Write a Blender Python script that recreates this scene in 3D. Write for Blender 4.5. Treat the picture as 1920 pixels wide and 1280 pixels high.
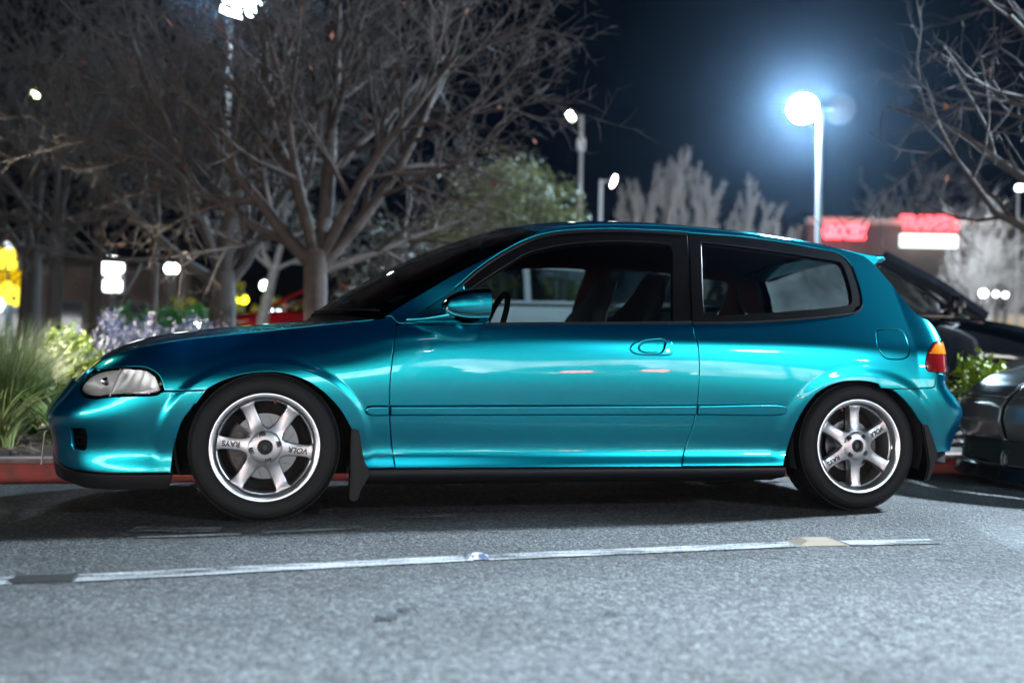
import bpy, bmesh, math, random
import numpy as np
from mathutils import Vector, Matrix
from mathutils.geometry import delaunay_2d_cdt
sc = bpy.context.scene
for o in list(bpy.data.objects): bpy.data.objects.remove(o)
COL = sc.collection
# ---------------------------------------------------------------- camera
CAM_POS = Vector((.005, -4.765, .641)); YAW, PITCH, ROLL = .2394, .0187, .0193
cam = bpy.data.cameras.new('camera'); cam.lens = 35.0; cam.sensor_width = 36; cam.clip_end = 800; cam.clip_start = .05
cam.dof.use_dof = True; cam.dof.focus_distance = 3.98; cam.dof.aperture_fstop = 1.35; cam.dof.aperture_blades = 0
camo = bpy.data.objects.new('camera', cam); COL.objects.link(camo); sc.camera = camo
D = Vector((math.sin(YAW)*math.cos(PITCH), math.cos(YAW)*math.cos(PITCH), math.sin(PITCH)))
R = Vector((math.cos(YAW), -math.sin(YAW), 0)); U = R.cross(D)
R2 = math.cos(ROLL)*R+math.sin(ROLL)*U; U2 = -math.sin(ROLL)*R+math.cos(ROLL)*U
camo.matrix_world = Matrix(((R2.x, U2.x, -D.x, CAM_POS.x), (R2.y, U2.y, -D.y, CAM_POS.y), (R2.z, U2.z, -D.z, CAM_POS.z), (0, 0, 0, 1)))
# ---------------------------------------------------------------- night sky and a faint moon
world = bpy.data.worlds.new('World'); sc.world = world; world.use_nodes = True
wn = world.node_tree.nodes; wl = world.node_tree.links
bg = wn['Background']
sky = wn.new('ShaderNodeTexSky'); sky.sky_type = 'NISHITA'; sky.sun_disc = False
sky.sun_elevation = math.radians(-5.5); sky.sun_rotation = math.radians(40); sky.air_density = 1.0; sky.dust_density = .3; sky.ozone_density = 3
wl.new(sky.outputs[0], bg.inputs[0]); bg.inputs[1].default_value = .12
moon = bpy.data.lights.new('moon', 'SUN'); moon.energy = .01; moon.angle = math.radians(.5); moon.color = (.8, .88, 1)
moono = bpy.data.objects.new('moon', moon); COL.objects.link(moono); moono.rotation_euler = (math.radians(40), 0, math.radians(150))
# ---------------------------------------------------------------- picture
sc.view_settings.view_transform = 'Standard'; sc.view_settings.look = 'None'; sc.view_settings.gamma = 1
sc.view_settings.use_curve_mapping = False; sc.view_settings.exposure = 0
sc.render.engine = 'CYCLES'
cy = sc.cycles
cy.use_denoising = True; cy.use_adaptive_sampling = False
cy.max_bounces = 7; cy.transparent_max_bounces = 16; cy.diffuse_bounces = 2; cy.glossy_bounces = 4; cy.transmission_bounces = 4; cy.volume_bounces = 0
cy.sample_clamp_indirect = 4; cy.caustics_reflective = False; cy.caustics_refractive = False
cy.use_light_tree = True
# ---------------------------------------------------------------- helpers
def link(o, parent=None):
    COL.objects.link(o)
    if parent is not None: o.parent = parent
    return o
def tag(o, label=None, cat=None, group=None, kind=None):
    if label: o['label'] = label
    if cat: o['category'] = cat
    if group: o['group'] = group
    if kind: o['kind'] = kind
    return o
def empty(name, loc=(0, 0, 0), rotz=0.0, label=None, cat=None, group=None):
    o = bpy.data.objects.new(name, None); o.location = loc; o.rotation_euler = (0, 0, rotz)
    o.empty_display_size = .2
    return tag(link(o), label, cat, group)
def mesh_obj(name, V, F, m, parent=None, smooth=True, sharp=40, normals=None, loc=None):
    me = bpy.data.meshes.new(name); me.from_pydata([tuple(map(float, v)) for v in V], [], [tuple(map(int, f)) for f in F])
    if isinstance(m, (list, tuple)):
        for k in m: me.materials.append(k)
    else: me.materials.append(m)
    me.update()
    if smooth:
        me.shade_smooth()
        if sharp and normals is None: me.set_sharp_from_angle(angle=math.radians(sharp))
    if normals is not None: me.normals_split_custom_set_from_vertices([tuple(map(float, n)) for n in normals])
    o = bpy.data.objects.new(name, me)
    if loc is not None: o.location = loc
    return link(o, parent)
def copy_tree(o, parent=None):
    c = o.copy(); link(c, parent)
    for ch in list(o.children): copy_tree(ch, c)
    return c
class MB:
    """collects simple shapes into one mesh"""
    def __init__(s): s.V = []; s.F = []
    def add(s, V, F):
        n = len(s.V); s.V += [tuple(v) for v in V]; s.F += [tuple(i+n for i in f) for f in F]; return s
    def box(s, c, d, rz=0, bev=0):
        cx, cy_, cz = c; a, b, e = d[0]/2, d[1]/2, d[2]/2
        if bev <= 0:
            P = [(x, y, z) for z in (-e, e) for x, y in ((-a, -b), (a, -b), (a, b), (-a, b))]
            Fs = [(3, 2, 1, 0), (4, 5, 6, 7), (0, 1, 5, 4), (1, 2, 6, 5), (2, 3, 7, 6), (3, 0, 4, 7)]
        else:
            bm = bmesh.new(); bmesh.ops.create_cube(bm, size=1)
            for v in bm.verts: v.co = Vector((v.co.x*2*a, v.co.y*2*b, v.co.z*2*e))
            bmesh.ops.bevel(bm, geom=bm.edges[:], offset=bev, segments=2, affect='EDGES')
            bm.verts.index_update(); P = [tuple(v.co) for v in bm.verts]; Fs = [tuple(v.index for v in f.verts) for f in bm.faces]; bm.free()
        co, si = math.cos(rz), math.sin(rz)
        return s.add([(cx+x*co-y*si, cy_+x*si+y*co, cz+z) for x, y, z in P], Fs)
    def tube(s, pts, rads, n=8, caps=True):
        pts = [Vector(p) for p in pts]
        if not isinstance(rads, (list, tuple)): rads = [rads]*len(pts)
        V = []; F = []; ref = None
        for i, p in enumerate(pts):
            d = (pts[min(i+1, len(pts)-1)]-pts[max(i-1, 0)]).normalized()
            if ref is None: ref = d.orthogonal().normalized()
            ref = (ref-d*ref.dot(d)).normalized(); b = d.cross(ref)
            for k in range(n):
                t = 2*math.pi*k/n; V.append(p+(ref*math.cos(t)+b*math.sin(t))*rads[i])
        for i in range(len(pts)-1):
            for k in range(n): F.append((i*n+k, i*n+(k+1) % n, (i+1)*n+(k+1) % n, (i+1)*n+k))
        if caps: F.append(tuple(range(n-1, -1, -1))); F.append(tuple((len(pts)-1)*n+k for k in range(n)))
        return s.add(V, F)
    def lathe(s, prof, axis='y', c=(0, 0, 0), n=48):
        V = []; F = []; m = len(prof)
        for k in range(n):
            t = 2*math.pi*k/n
            for r, h in prof:
                p = (r*math.cos(t), h, r*math.sin(t)) if axis == 'y' else (r*math.cos(t), r*math.sin(t), h) if axis == 'z' else (h, r*math.cos(t), r*math.sin(t))
                V.append((p[0]+c[0], p[1]+c[1], p[2]+c[2]))
        for k in range(n):
            for i in range(m-1): F.append((k*m+i, k*m+i+1, ((k+1) % n)*m+i+1, ((k+1) % n)*m+i))
        return s.add(V, F)
    def prism(s, poly, y0, y1):
        """polygon in x,z pulled along y"""
        n = len(poly); V = [(x, y0, z) for x, z in poly]+[(x, y1, z) for x, z in poly]
        F = [tuple(range(n)), tuple(range(2*n-1, n-1, -1))]+[(i, i+n, (i+1) % n+n, (i+1) % n) for i in range(n)]
        return s.add(V, F)
    def grid(s, P):
        a, b = len(P), len(P[0]); V = [tuple(p) for r in P for p in r]
        return s.add(V, [(i*b+j, i*b+j+1, (i+1)*b+j+1, (i+1)*b+j) for i in range(a-1) for j in range(b-1)])
    def build(s, name, m, parent=None, **k): return mesh_obj(name, s.V, s.F, m, parent, **k)
# ---------------------------------------------------------------- materials
def mat(name, col=(.5, .5, .5), rough=.5, metal=0.0, coat=0.0, emit=None, strength=0.0, spec=.5, noise=None, bump=None, coat_rough=.03):
    m = bpy.data.materials.new(name); m.use_nodes = True; nt = m.node_tree; b = nt.nodes['Principled BSDF']
    b.inputs['Base Color'].default_value = (*col, 1); b.inputs['Roughness'].default_value = rough; b.inputs['Metallic'].default_value = metal
    b.inputs['Coat Weight'].default_value = coat; b.inputs['Coat Roughness'].default_value = coat_rough; b.inputs['Specular IOR Level'].default_value = spec
    if emit: b.inputs['Emission Color'].default_value = (*emit, 1); b.inputs['Emission Strength'].default_value = strength
    if noise:      # (scale, other colour, low, high)
        tc = nt.nodes.new('ShaderNodeTexCoord'); nz = nt.nodes.new('ShaderNodeTexNoise'); nz.inputs['Scale'].default_value = noise[0]; nz.inputs['Detail'].default_value = 6
        rp = nt.nodes.new('ShaderNodeMapRange'); rp.inputs[1].default_value = noise[2]; rp.inputs[2].default_value = noise[3]
        mx = nt.nodes.new('ShaderNodeMix'); mx.data_type = 'RGBA'; mx.inputs[6].default_value = (*col, 1); mx.inputs[7].default_value = (*noise[1], 1)
        nt.links.new(tc.outputs['Object'], nz.inputs['Vector']); nt.links.new(nz.outputs[0], rp.inputs[0]); nt.links.new(rp.outputs[0], mx.inputs[0]); nt.links.new(mx.outputs[2], b.inputs['Base Color'])
    if bump:       # (scale, strength, distance)
        tc = nt.nodes.new('ShaderNodeTexCoord'); nz = nt.nodes.new('ShaderNodeTexNoise'); nz.inputs['Scale'].default_value = bump[0]; nz.inputs['Detail'].default_value = 4
        bp = nt.nodes.new('ShaderNodeBump'); bp.inputs['Strength'].default_value = bump[1]; bp.inputs['Distance'].default_value = bump[2]
        nt.links.new(tc.outputs['Object'], nz.inputs['Vector']); nt.links.new(nz.outputs[0], bp.inputs['Height']); nt.links.new(bp.outputs[0], b.inputs['Normal'])
    return m
def emat(name, col, strength):
    m = bpy.data.materials.new(name); m.use_nodes = True; nt = m.node_tree; nt.nodes.clear()
    e = nt.nodes.new('ShaderNodeEmission'); e.inputs[0].default_value = (*col, 1); e.inputs[1].default_value = strength
    o = nt.nodes.new('ShaderNodeOutputMaterial'); nt.links.new(e.outputs[0], o.inputs[0]); return m
def glass(name, tint, refl=1.0, rough=.01):
    """thin tinted pane: lets light straight through, mirrors at grazing angles"""
    m = bpy.data.materials.new(name); m.use_nodes = True; nt = m.node_tree; nt.nodes.clear()
    t = nt.nodes.new('ShaderNodeBsdfTransparent'); t.inputs[0].default_value = (*tint, 1)
    g = nt.nodes.new('ShaderNodeBsdfGlossy'); g.inputs['Roughness'].default_value = rough
    f = nt.nodes.new('ShaderNodeFresnel'); f.inputs[0].default_value = 1.5
    mu = nt.nodes.new('ShaderNodeMath'); mu.operation = 'MULTIPLY'; mu.inputs[1].default_value = refl
    mx = nt.nodes.new('ShaderNodeMixShader'); o = nt.nodes.new('ShaderNodeOutputMaterial')
    nt.links.new(f.outputs[0], mu.inputs[0]); nt.links.new(mu.outputs[0], mx.inputs[0]); nt.links.new(t.outputs[0], mx.inputs[1]); nt.links.new(g.outputs[0], mx.inputs[2]); nt.links.new(mx.outputs[0], o.inputs[0])
    return m
def paint_mat(name, col, rough=.30, under=(.01, .01, .01), share=.3, coat=1.0):
    """metallic car paint: a lobe of flakes over a darker ground coat, both under one clear coat"""
    m = bpy.data.materials.new(name); m.use_nodes = True; nt = m.node_tree; nt.nodes.clear(); N = nt.nodes.new; L = nt.links.new
    fl = N('ShaderNodeBsdfGlossy'); fl.distribution = 'BECKMANN'; fl.inputs['Color'].default_value = (*col, 1); fl.inputs['Roughness'].default_value = rough
    df = N('ShaderNodeBsdfDiffuse'); df.inputs['Color'].default_value = (*under, 1)
    wl_ = N('ShaderNodeBsdfGlossy'); wl_.distribution = 'GGX'; wl_.inputs['Color'].default_value = (*[c*.9 for c in col], 1); wl_.inputs['Roughness'].default_value = rough+.14
    fm = N('ShaderNodeMixShader'); fm.inputs[0].default_value = .10; L(fl.outputs[0], fm.inputs[1]); L(wl_.outputs[0], fm.inputs[2])
    mx = N('ShaderNodeMixShader'); mx.inputs[0].default_value = share; L(fm.outputs[0], mx.inputs[1]); L(df.outputs[0], mx.inputs[2])
    cc = N('ShaderNodeBsdfGlossy'); cc.inputs['Roughness'].default_value = .02; fr = N('ShaderNodeFresnel'); fr.inputs[0].default_value = 1.45
    tc = N('ShaderNodeTexCoord'); nz = N('ShaderNodeTexNoise'); nz.inputs['Scale'].default_value = 3.5; nz.inputs['Detail'].default_value = 5; mr = N('ShaderNodeMapRange'); mr.inputs[1].default_value = .35; mr.inputs[2].default_value = .75; mr.inputs[3].default_value = .012; mr.inputs[4].default_value = .06
    L(tc.outputs['Object'], nz.inputs['Vector']); L(nz.outputs[0], mr.inputs[0]); L(mr.outputs[0], cc.inputs['Roughness'])
    c2 = N('ShaderNodeMixShader'); out = N('ShaderNodeOutputMaterial'); L(fr.outputs[0], c2.inputs[0]); L(mx.outputs[0], c2.inputs[1]); L(cc.outputs[0], c2.inputs[2]); L(c2.outputs[0], out.inputs[0])
    return m
def dusty_glass(name, tint, dust):
    """a pane with a film of dried dust that catches the light"""
    m = glass(name, tint); nt = m.node_tree; out = [n for n in nt.nodes if n.type == 'OUTPUT_MATERIAL'][0]; src = out.inputs[0].links[0].from_socket
    df = nt.nodes.new('ShaderNodeBsdfDiffuse'); df.inputs[0].default_value = (.55, .6, .6, 1); tr = nt.nodes.new('ShaderNodeBsdfTranslucent'); tr.inputs[0].default_value = (.55, .6, .6, 1); ad = nt.nodes.new('ShaderNodeMixShader'); ad.inputs[0].default_value = .5
    tc = nt.nodes.new('ShaderNodeTexCoord'); nz = nt.nodes.new('ShaderNodeTexNoise'); nz.inputs['Scale'].default_value = 5; nz.inputs['Detail'].default_value = 5; mr = nt.nodes.new('ShaderNodeMapRange'); mr.inputs[1].default_value = .3; mr.inputs[2].default_value = .7; mr.inputs[3].default_value = dust*.5; mr.inputs[4].default_value = dust*1.5
    mx = nt.nodes.new('ShaderNodeMixShader'); L = nt.links.new
    L(df.outputs[0], ad.inputs[1]); L(tr.outputs[0], ad.inputs[2]); L(tc.outputs['Object'], nz.inputs['Vector']); L(nz.outputs[0], mr.inputs[0]); L(mr.outputs[0], mx.inputs[0]); L(src, mx.inputs[1]); L(ad.outputs[0], mx.inputs[2]); L(mx.outputs[0], out.inputs[0])
    return m
M = dict(
 paint=paint_mat('teal_paint', (.010, .40, .44), .30, (.0, .034, .125), .30),
 black=mat('black_plastic', (.006, .006, .0065), .42, spec=.22),
 rubber=mat('tyre_rubber', (.010, .0098, .0098), .62, spec=.2, bump=(60, .15, .002)),
 trim=mat('black_trim', (.004, .0035, .004), .22, spec=.22),
 liner=mat('dark_liner', (.012, .010, .010), .9),
 cloth=mat('seat_cloth', (.012, .011, .014), .95, bump=(220, .3, .001)),
 maroon=mat('maroon_lining', (.055, .02, .022), .9),
 alloy=mat('silver_alloy', (.46, .45, .455), .34, .85, .15),
 lip=mat('polished_lip', (.68, .68, .70), .28, 1.0),
 steel=mat('brake_steel', (.12, .125, .13), .34, 1.0),
 nut=mat('dark_nut', (.03, .03, .032), .25, .9),
 caliper=mat('caliper_iron', (.07, .06, .055), .6, .4),
 red=mat('red_anodised', (.35, .05, .04), .4, .3),
 chrome=mat('chrome', (.8, .8, .82), .08, 1.0),
 ink=mat('black_ink', (.01, .01, .01), .5),
 glass=glass('window_glass', (.66, .75, .75)),
 dusty=dusty_glass('dusty_rear_glass', (.60, .68, .68), .07),
 tint=glass('rear_glass', (.68, .76, .76)),
 lens=glass('lamp_lens', (.93, .94, .93), .9, .03),
 reflector=mat('lamp_reflector', (.88, .87, .85), .35, .2, noise=(18, (.6, .58, .55), .4, .7)),
 amber=mat('amber_lens', (.75, .22, .01), .12, 0, 1.0, coat_rough=.02),
 redlens=mat('red_lens', (.22, .008, .012), .1, 0, 1.0, coat_rough=.02),
 plate=mat('plate_white', (.6, .6, .58), .4),
)
# ---------------------------------------------------------------- measured outlines (along the car, height) in metres
T = {
 'headlight': [(-0.6277, 0.5015), (-0.6361, 0.5256), (-0.628, 0.5534), (-0.5982, 0.5709), (-0.5534, 0.5812), (-0.4874, 0.5845), (-0.4284, 0.584), (-0.3974, 0.5733), (-0.3725, 0.556), (-0.3581, 0.5325), (-0.3504, 0.5101), (-0.3519, 0.497), (-0.3597, 0.4885), (-0.3796, 0.4851), (-0.4178, 0.4843), (-0.4866, 0.4788), (-0.5364, 0.4699), (-0.5763, 0.4748), (-0.6106, 0.4871)],
 'light_split': [(-0.5124, 0.5815), (-0.4999, 0.5422), (-0.4951, 0.5006), (-0.4924, 0.4781)],
 'arch_f': [(-0.3188, 0.1942), (-0.3147, 0.2545), (-0.3029, 0.341), (-0.2894, 0.4001), (-0.2643, 0.4508), (-0.2234, 0.503), (-0.1633, 0.5404), (-0.107, 0.5609), (-0.0501, 0.5726), (-0.0118, 0.5762), (0.0266, 0.5769), (0.0848, 0.5684), (0.1484, 0.5451), (0.198, 0.5154), (0.2484, 0.4708), (0.2895, 0.4207), (0.3159, 0.3751), (0.324, 0.3608)],
 'seam_f': [(0.494, 0.7726), (0.486, 0.7057), (0.4773, 0.6212), (0.4717, 0.5373), (0.4724, 0.4531), (0.478, 0.3682), (0.4896, 0.2822), (0.4977, 0.2306), (0.5013, 0.2073)],
 'seam_r': [(1.7672, 0.816), (1.7747, 0.7584), (1.7797, 0.7015), (1.7834, 0.6223), (1.7822, 0.5544), (1.7787, 0.4635), (1.7685, 0.3949), (1.7522, 0.3139), (1.7379, 0.2681), (1.7172, 0.2047)],
 'hood_seam': [(-0.6437, 0.5186), (-0.66, 0.5366), (-0.6773, 0.5589), (-0.6788, 0.5821), (-0.6395, 0.6167), (-0.5785, 0.6493), (-0.4471, 0.6805), (-0.289, 0.702), (-0.1672, 0.7186), (-0.0457, 0.7343), (0.119, 0.7564), (0.2851, 0.7772), (0.4102, 0.7928), (0.4439, 0.799)],
 'apillar': [(0.4439, 0.799), (0.496, 0.8366), (0.6378, 0.9268), (0.7512, 0.9964), (0.8684, 1.0603), (0.9775, 1.1199), (1.0707, 1.172), (1.1424, 1.2057)],
 'jroof': [(1.2307, 1.2295), (1.3307, 1.2426), (1.4822, 1.2548), (1.6748, 1.262), (1.8318, 1.2621), (1.9776, 1.2575), (2.1389, 1.2485), (2.3162, 1.2336), (2.5259, 1.2111), (2.6694, 1.1914), (2.7543, 1.172), (2.7991, 1.1258)],
 'jhatch': [(2.8292, 1.0766), (2.8957, 0.9765), (2.9557, 0.8932), (3.0296, 0.8597), (3.0687, 0.8305), (3.1018, 0.7967), (3.0894, 0.7735)],
 'doorframe': [(0.5302, 0.7789), (0.6237, 0.8473), (0.7521, 0.9405), (0.8542, 1.0269), (0.9763, 1.109), (1.1014, 1.1723), (1.2015, 1.2019), (1.2887, 1.2158), (1.4766, 1.231), (1.6676, 1.2352), (1.8339, 1.2342)],
 'glass_d': [(0.881, 0.7935), (0.8603, 0.8329), (0.7999, 0.8891), (0.7838, 0.9156), (0.8491, 0.961), (0.9569, 1.0322), (1.0556, 1.0932), (1.1538, 1.1267), (1.2773, 1.1535), (1.4642, 1.1741), (1.5899, 1.178), (1.7164, 1.1757), (1.7337, 1.1727), (1.7377, 1.1577), (1.7092, 0.9912), (1.6817, 0.8194)],
 'belt_d': [(0.8471, 0.7859), (0.8805, 0.7879), (1.0605, 0.7951), (1.2915, 0.8026), (1.5296, 0.8105), (1.681, 0.8159), (1.7678, 0.8196)],
 'qwin': [(1.8393, 1.2326), (1.9684, 1.2302), (2.1038, 1.2281), (2.3079, 1.2134), (2.5158, 1.1887), (2.5807, 1.1824), (2.6136, 1.1709), (2.6473, 1.1426), (2.6594, 1.1166), (2.6615, 1.0837), (2.6625, 1.0381), (2.6611, 1.0057), (2.6499, 0.9477), (2.641, 0.9285), (2.6238, 0.9077), (2.6045, 0.8946), (2.5795, 0.885), (2.5126, 0.8754), (2.4046, 0.8609), (2.133, 0.8353), (1.9386, 0.8232), (1.7737, 0.818), (1.7914, 0.9703)],
 'qglass': [(1.8898, 1.1914), (2.087, 1.1794), (2.2893, 1.1642), (2.4974, 1.1434), (2.591, 1.1354), (2.6052, 1.1236), (2.6101, 1.1073), (2.6081, 1.0033), (2.5941, 0.9456), (2.5862, 0.9339), (2.5648, 0.9243), (2.277, 0.8872), (2.0104, 0.8638), (1.8816, 0.8539), (1.848, 0.8594), (1.8374, 0.8708), (1.8488, 0.9725)],
 'fueldoor': [(2.6714, 0.7991), (2.6842, 0.8087), (2.7085, 0.8132), (2.7912, 0.814), (2.815, 0.8093), (2.8246, 0.7956), (2.826, 0.7558), (2.8174, 0.7079), (2.8065, 0.6926), (2.7853, 0.6824), (2.7227, 0.6782), (2.6965, 0.6807), (2.6782, 0.6893), (2.6582, 0.7173), (2.6588, 0.7533)],
 'tail': [(3.0407, 0.771), (3.0623, 0.7701), (2.9803, 0.7568), (2.9246, 0.7137), (2.9012, 0.6604), (2.904, 0.6378), (2.9134, 0.6289), (2.962, 0.6235), (3.0788, 0.6234)],
 'arch_r': [(2.1958, 0.2067), (2.2209, 0.2736), (2.2396, 0.3673), (2.2728, 0.4445), (2.3274, 0.5139), (2.3689, 0.542), (2.4114, 0.5609), (2.4632, 0.5739), (2.5068, 0.5775), (2.5509, 0.5781), (2.5953, 0.5748), (2.6401, 0.5668), (2.6855, 0.5526), (2.7411, 0.5242), (2.7994, 0.4775), (2.8519, 0.4222), (2.8777, 0.3872), (2.9061, 0.3519), (2.9407, 0.3032), (2.9625, 0.2546)],
 'mould': [(0.3738, 0.4345), (0.3797, 0.4481), (0.3961, 0.4535), (0.4733, 0.4552), (0.8358, 0.4592), (1.2858, 0.464), (1.7795, 0.4692), (2.1727, 0.4737), (2.191, 0.4669), (2.1967, 0.4507), (2.1926, 0.4344), (2.1761, 0.4272), (1.783, 0.4236), (1.2886, 0.4196), (0.4749, 0.4139), (0.3975, 0.4135), (0.3805, 0.4208)],
 'handle': [(1.4671, 0.6976), (1.4711, 0.7072), (1.48, 0.7174), (1.4955, 0.7267), (1.5171, 0.734), (1.5413, 0.7379), (1.5715, 0.7403), (1.6076, 0.7406), (1.6435, 0.7392), (1.6532, 0.7349), (1.6582, 0.726), (1.6628, 0.699), (1.6617, 0.6849), (1.6543, 0.6763), (1.6391, 0.6726), (1.6091, 0.6709), (1.5613, 0.6699), (1.5256, 0.6709), (1.4961, 0.6742), (1.4755, 0.6838)],
 'hinner': [(1.5056, 0.6995), (1.5104, 0.7125), (1.5219, 0.7228), (1.5404, 0.7294), (1.5706, 0.733), (1.613, 0.7362), (1.6248, 0.7342), (1.629, 0.7287), (1.619, 0.7008), (1.6107, 0.6889), (1.5973, 0.6819), (1.5674, 0.6807), (1.5377, 0.6812), (1.5141, 0.688)],
 'lock': [(1.6366, 0.6928)],
 'skirt_top': [(0.3986, 0.2048), (0.5012, 0.2053), (1.0664, 0.2045), (1.717, 0.2025), (2.1954, 0.2039)],
 'vpil': [(0.5302, 0.7789), (0.5174, 0.7775), (0.4992, 0.7848), (0.484, 0.8065), (0.4569, 0.8075)],
 'bump_top': [(-0.3487, 0.4974), (-0.2941, 0.5016), (-0.2281, 0.5046)],
 'bump_bot': [(-0.3141, 0.1915), (-0.4127, 0.1904), (-0.4893, 0.189), (-0.585, 0.1904), (-0.6496, 0.1965)],
 'lip_bot': [(-0.3258, 0.1273), (-0.5701, 0.1261), (-0.6117, 0.1341)],
 'duct': [(-0.6015, 0.349), (-0.547, 0.3514), (-0.5444, 0.3343), (-0.5514, 0.281), (-0.5582, 0.2704), (-0.5966, 0.2695), (-0.6088, 0.2848)],
 'rb_seam': [(2.7047, 0.5449), (2.8184, 0.5477), (2.9238, 0.5519), (2.9486, 0.5569), (2.9639, 0.5739), (2.9722, 0.6199)],
 'rb_bot': [(2.9603, 0.2541), (3.0645, 0.2584)],
 'sticker': [(0.5467, 0.8998), (0.5698, 0.8892)],
}
T2 = {
 'flap_f': [(0.327, 0.3633), (0.3456, 0.3675), (0.3542, 0.355), (0.3634, 0.3132), (0.3797, 0.2337), (0.3972, 0.198), (0.3996, 0.1812), (0.3917, 0.1624), (0.3716, 0.1292), (0.356, 0.0835), (0.3396, 0.0775), (0.3228, 0.0881), (0.3256, 0.1485), (0.326, 0.2214), (0.3242, 0.3049)],
 'flap_r': [(2.8818, 0.3868), (2.9123, 0.3845), (2.938, 0.329), (2.9667, 0.2588), (2.9561, 0.2225), (2.9346, 0.1623), (2.9211, 0.1334), (2.8963, 0.1289), (2.9147, 0.201), (2.9026, 0.2807)],
 'skirt_bot': [(0.3983, 0.141), (1.0747, 0.136), (2.0333, 0.1328), (2.1734, 0.1407), (2.209, 0.166)],
 'mirror': [(0.6629, 0.8514), (0.7212, 0.9165), (0.7704, 0.9224), (0.8138, 0.9092), (0.8338, 0.8823), (0.841, 0.8507), (0.835, 0.823), (0.773, 0.7958), (0.7092, 0.775), (0.6135, 0.7871), (0.5237, 0.7679)],
 'seat_near': [(1.562, 0.8289), (1.6007, 0.8748), (1.6338, 0.9383), (1.6541, 0.989), (1.6798, 1.035), (1.7221, 1.0543), (1.7703, 1.0587), (1.8109, 1.0401), (1.8362, 0.9829), (1.8456, 0.9075), (1.8469, 0.8368)],
 'seat_far': [(1.6267, 0.855), (1.6455, 0.9796), (1.6802, 1.0617), (1.7222, 1.0893), (1.7649, 1.091), (1.7959, 1.066), (1.8219, 0.9855), (1.8389, 0.8987)],
 'plate': [(-0.8921, 0.3104), (-0.9286, 0.3033), (-0.9412, 0.2917), (-0.9506, 0.1569)],
 'spoiler': [(2.5882, 1.2291), (2.8211, 1.2033), (2.9097, 1.198), (2.9306, 1.1885), (2.9161, 1.1603), (2.8839, 1.1379)],
 'wiper': [(0.0622, 0.8093)],
 'exh': [(2.0516, 0.0957), (2.1543, 0.0897)],
}
HOODC = ([-.82, -.79, -.737, -.672, -.575, -.4, -.2, 0, .15], [.512, .535, .588, .64, .69, .735, .762, .785, .80])
ROOFC = ([1.03, 1.2, 1.4, 1.6, 1.9, 2.2, 2.5, 2.86], [1.262, 1.292, 1.312, 1.32, 1.318, 1.305, 1.283, 1.238])
# ---- car body surface: half width as a smooth function of length and height ----
XS = np.array([-.35, 0, .45, .9, 1.5, 2.1, 2.6, 3.0])
ZS = np.array([.10, .205, .255, .35, .46, .56, .65, .735, .805, .93, 1.06, 1.18, 1.30])
YT = np.array([
 [.785,.800,.805,.805,.805,.805,.800,.785],
 [.800,.815,.826,.826,.826,.826,.818,.797],
 [.793,.803,.807,.807,.807,.807,.806,.790],
 [.803,.815,.819,.819,.819,.821,.821,.802],
 [.818,.830,.839,.839,.839,.841,.840,.820],
 [.808,.830,.847,.848,.848,.848,.845,.826],
 [.755,.795,.841,.846,.847,.846,.840,.818],
 [.640,.700,.808,.832,.834,.832,.822,.794],
 [.530,.600,.750,.797,.801,.798,.786,.752],
 [.440,.520,.690,.742,.748,.742,.716,.672],
 [.360,.440,.620,.682,.690,.678,.642,.590],
 [.290,.370,.550,.612,.624,.608,.568,.508],
 [.220,.290,.470,.525,.540,.520,.475,.410]])
def spline_m(xs, Y):
    # natural cubic spline second derivatives along axis 0
    n = len(xs); h = np.diff(xs); A = np.eye(n); R = np.zeros_like(Y)
    for i in range(1, n-1):
        A[i, i-1] = h[i-1]; A[i, i] = 2*(h[i-1]+h[i]); A[i, i+1] = h[i]
        R[i] = 6*((Y[i+1]-Y[i])/h[i] - (Y[i]-Y[i-1])/h[i-1])
    return np.linalg.solve(A, R)
class Spl:
    def __init__(s, xs, ys):
        s.x = np.array(xs, float); s.y = np.array(ys, float); s.m = spline_m(s.x, s.y)
    def __call__(s, x):
        x = np.clip(np.asarray(x, float), s.x[0], s.x[-1])
        i = np.clip(np.searchsorted(s.x, x)-1, 0, len(s.x)-2)
        h = s.x[i+1]-s.x[i]; a = (s.x[i+1]-x)/h; b = 1-a
        return a*s.y[i]+b*s.y[i+1]+((a**3-a)*s.m[i]+(b**3-b)*s.m[i+1])*h*h/6
def lin(x, xs, ys): return np.interp(x, xs, ys)
def sst(t):
    t = np.clip(t, 0, 1); return t*t*(3-2*t)
MZ = spline_m(ZS, YT)                       # spline in z for every station
def ytable(x, z):
    x = np.asarray(x, float); z = np.asarray(z, float)
    x, z = np.broadcast_arrays(x, z)
    z = np.clip(z, ZS[0], ZS[-1]); x = np.clip(x, XS[0], XS[-1])
    i = np.clip(np.searchsorted(ZS, z)-1, 0, len(ZS)-2)
    h = ZS[i+1]-ZS[i]; a = ((ZS[i+1]-z)/h)[..., None]; b = 1-a; hh = (h*h/6)[..., None]
    V = a*YT[i]+b*YT[i+1]+((a**3-a)*MZ[i]+(b**3-b)*MZ[i+1])*hh      # (...,8)
    M = V@MXM.T
    j = np.clip(np.searchsorted(XS, x)-1, 0, len(XS)-2)
    g = XS[j+1]-XS[j]; c = (XS[j+1]-x)/g; d = 1-c
    t = lambda Q, k: np.take_along_axis(Q, k[..., None], -1)[..., 0]
    return c*t(V, j)+d*t(V, j+1)+((c**3-c)*t(M, j)+(d**3-d)*t(M, j+1))*g*g/6
MXM = spline_m(XS, np.eye(len(XS)))         # linear map: values -> second derivatives in x
WB = 2.57; WZ = .288
AF, AR = -.28, 2.86                          # where the plan view starts to round off
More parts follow.
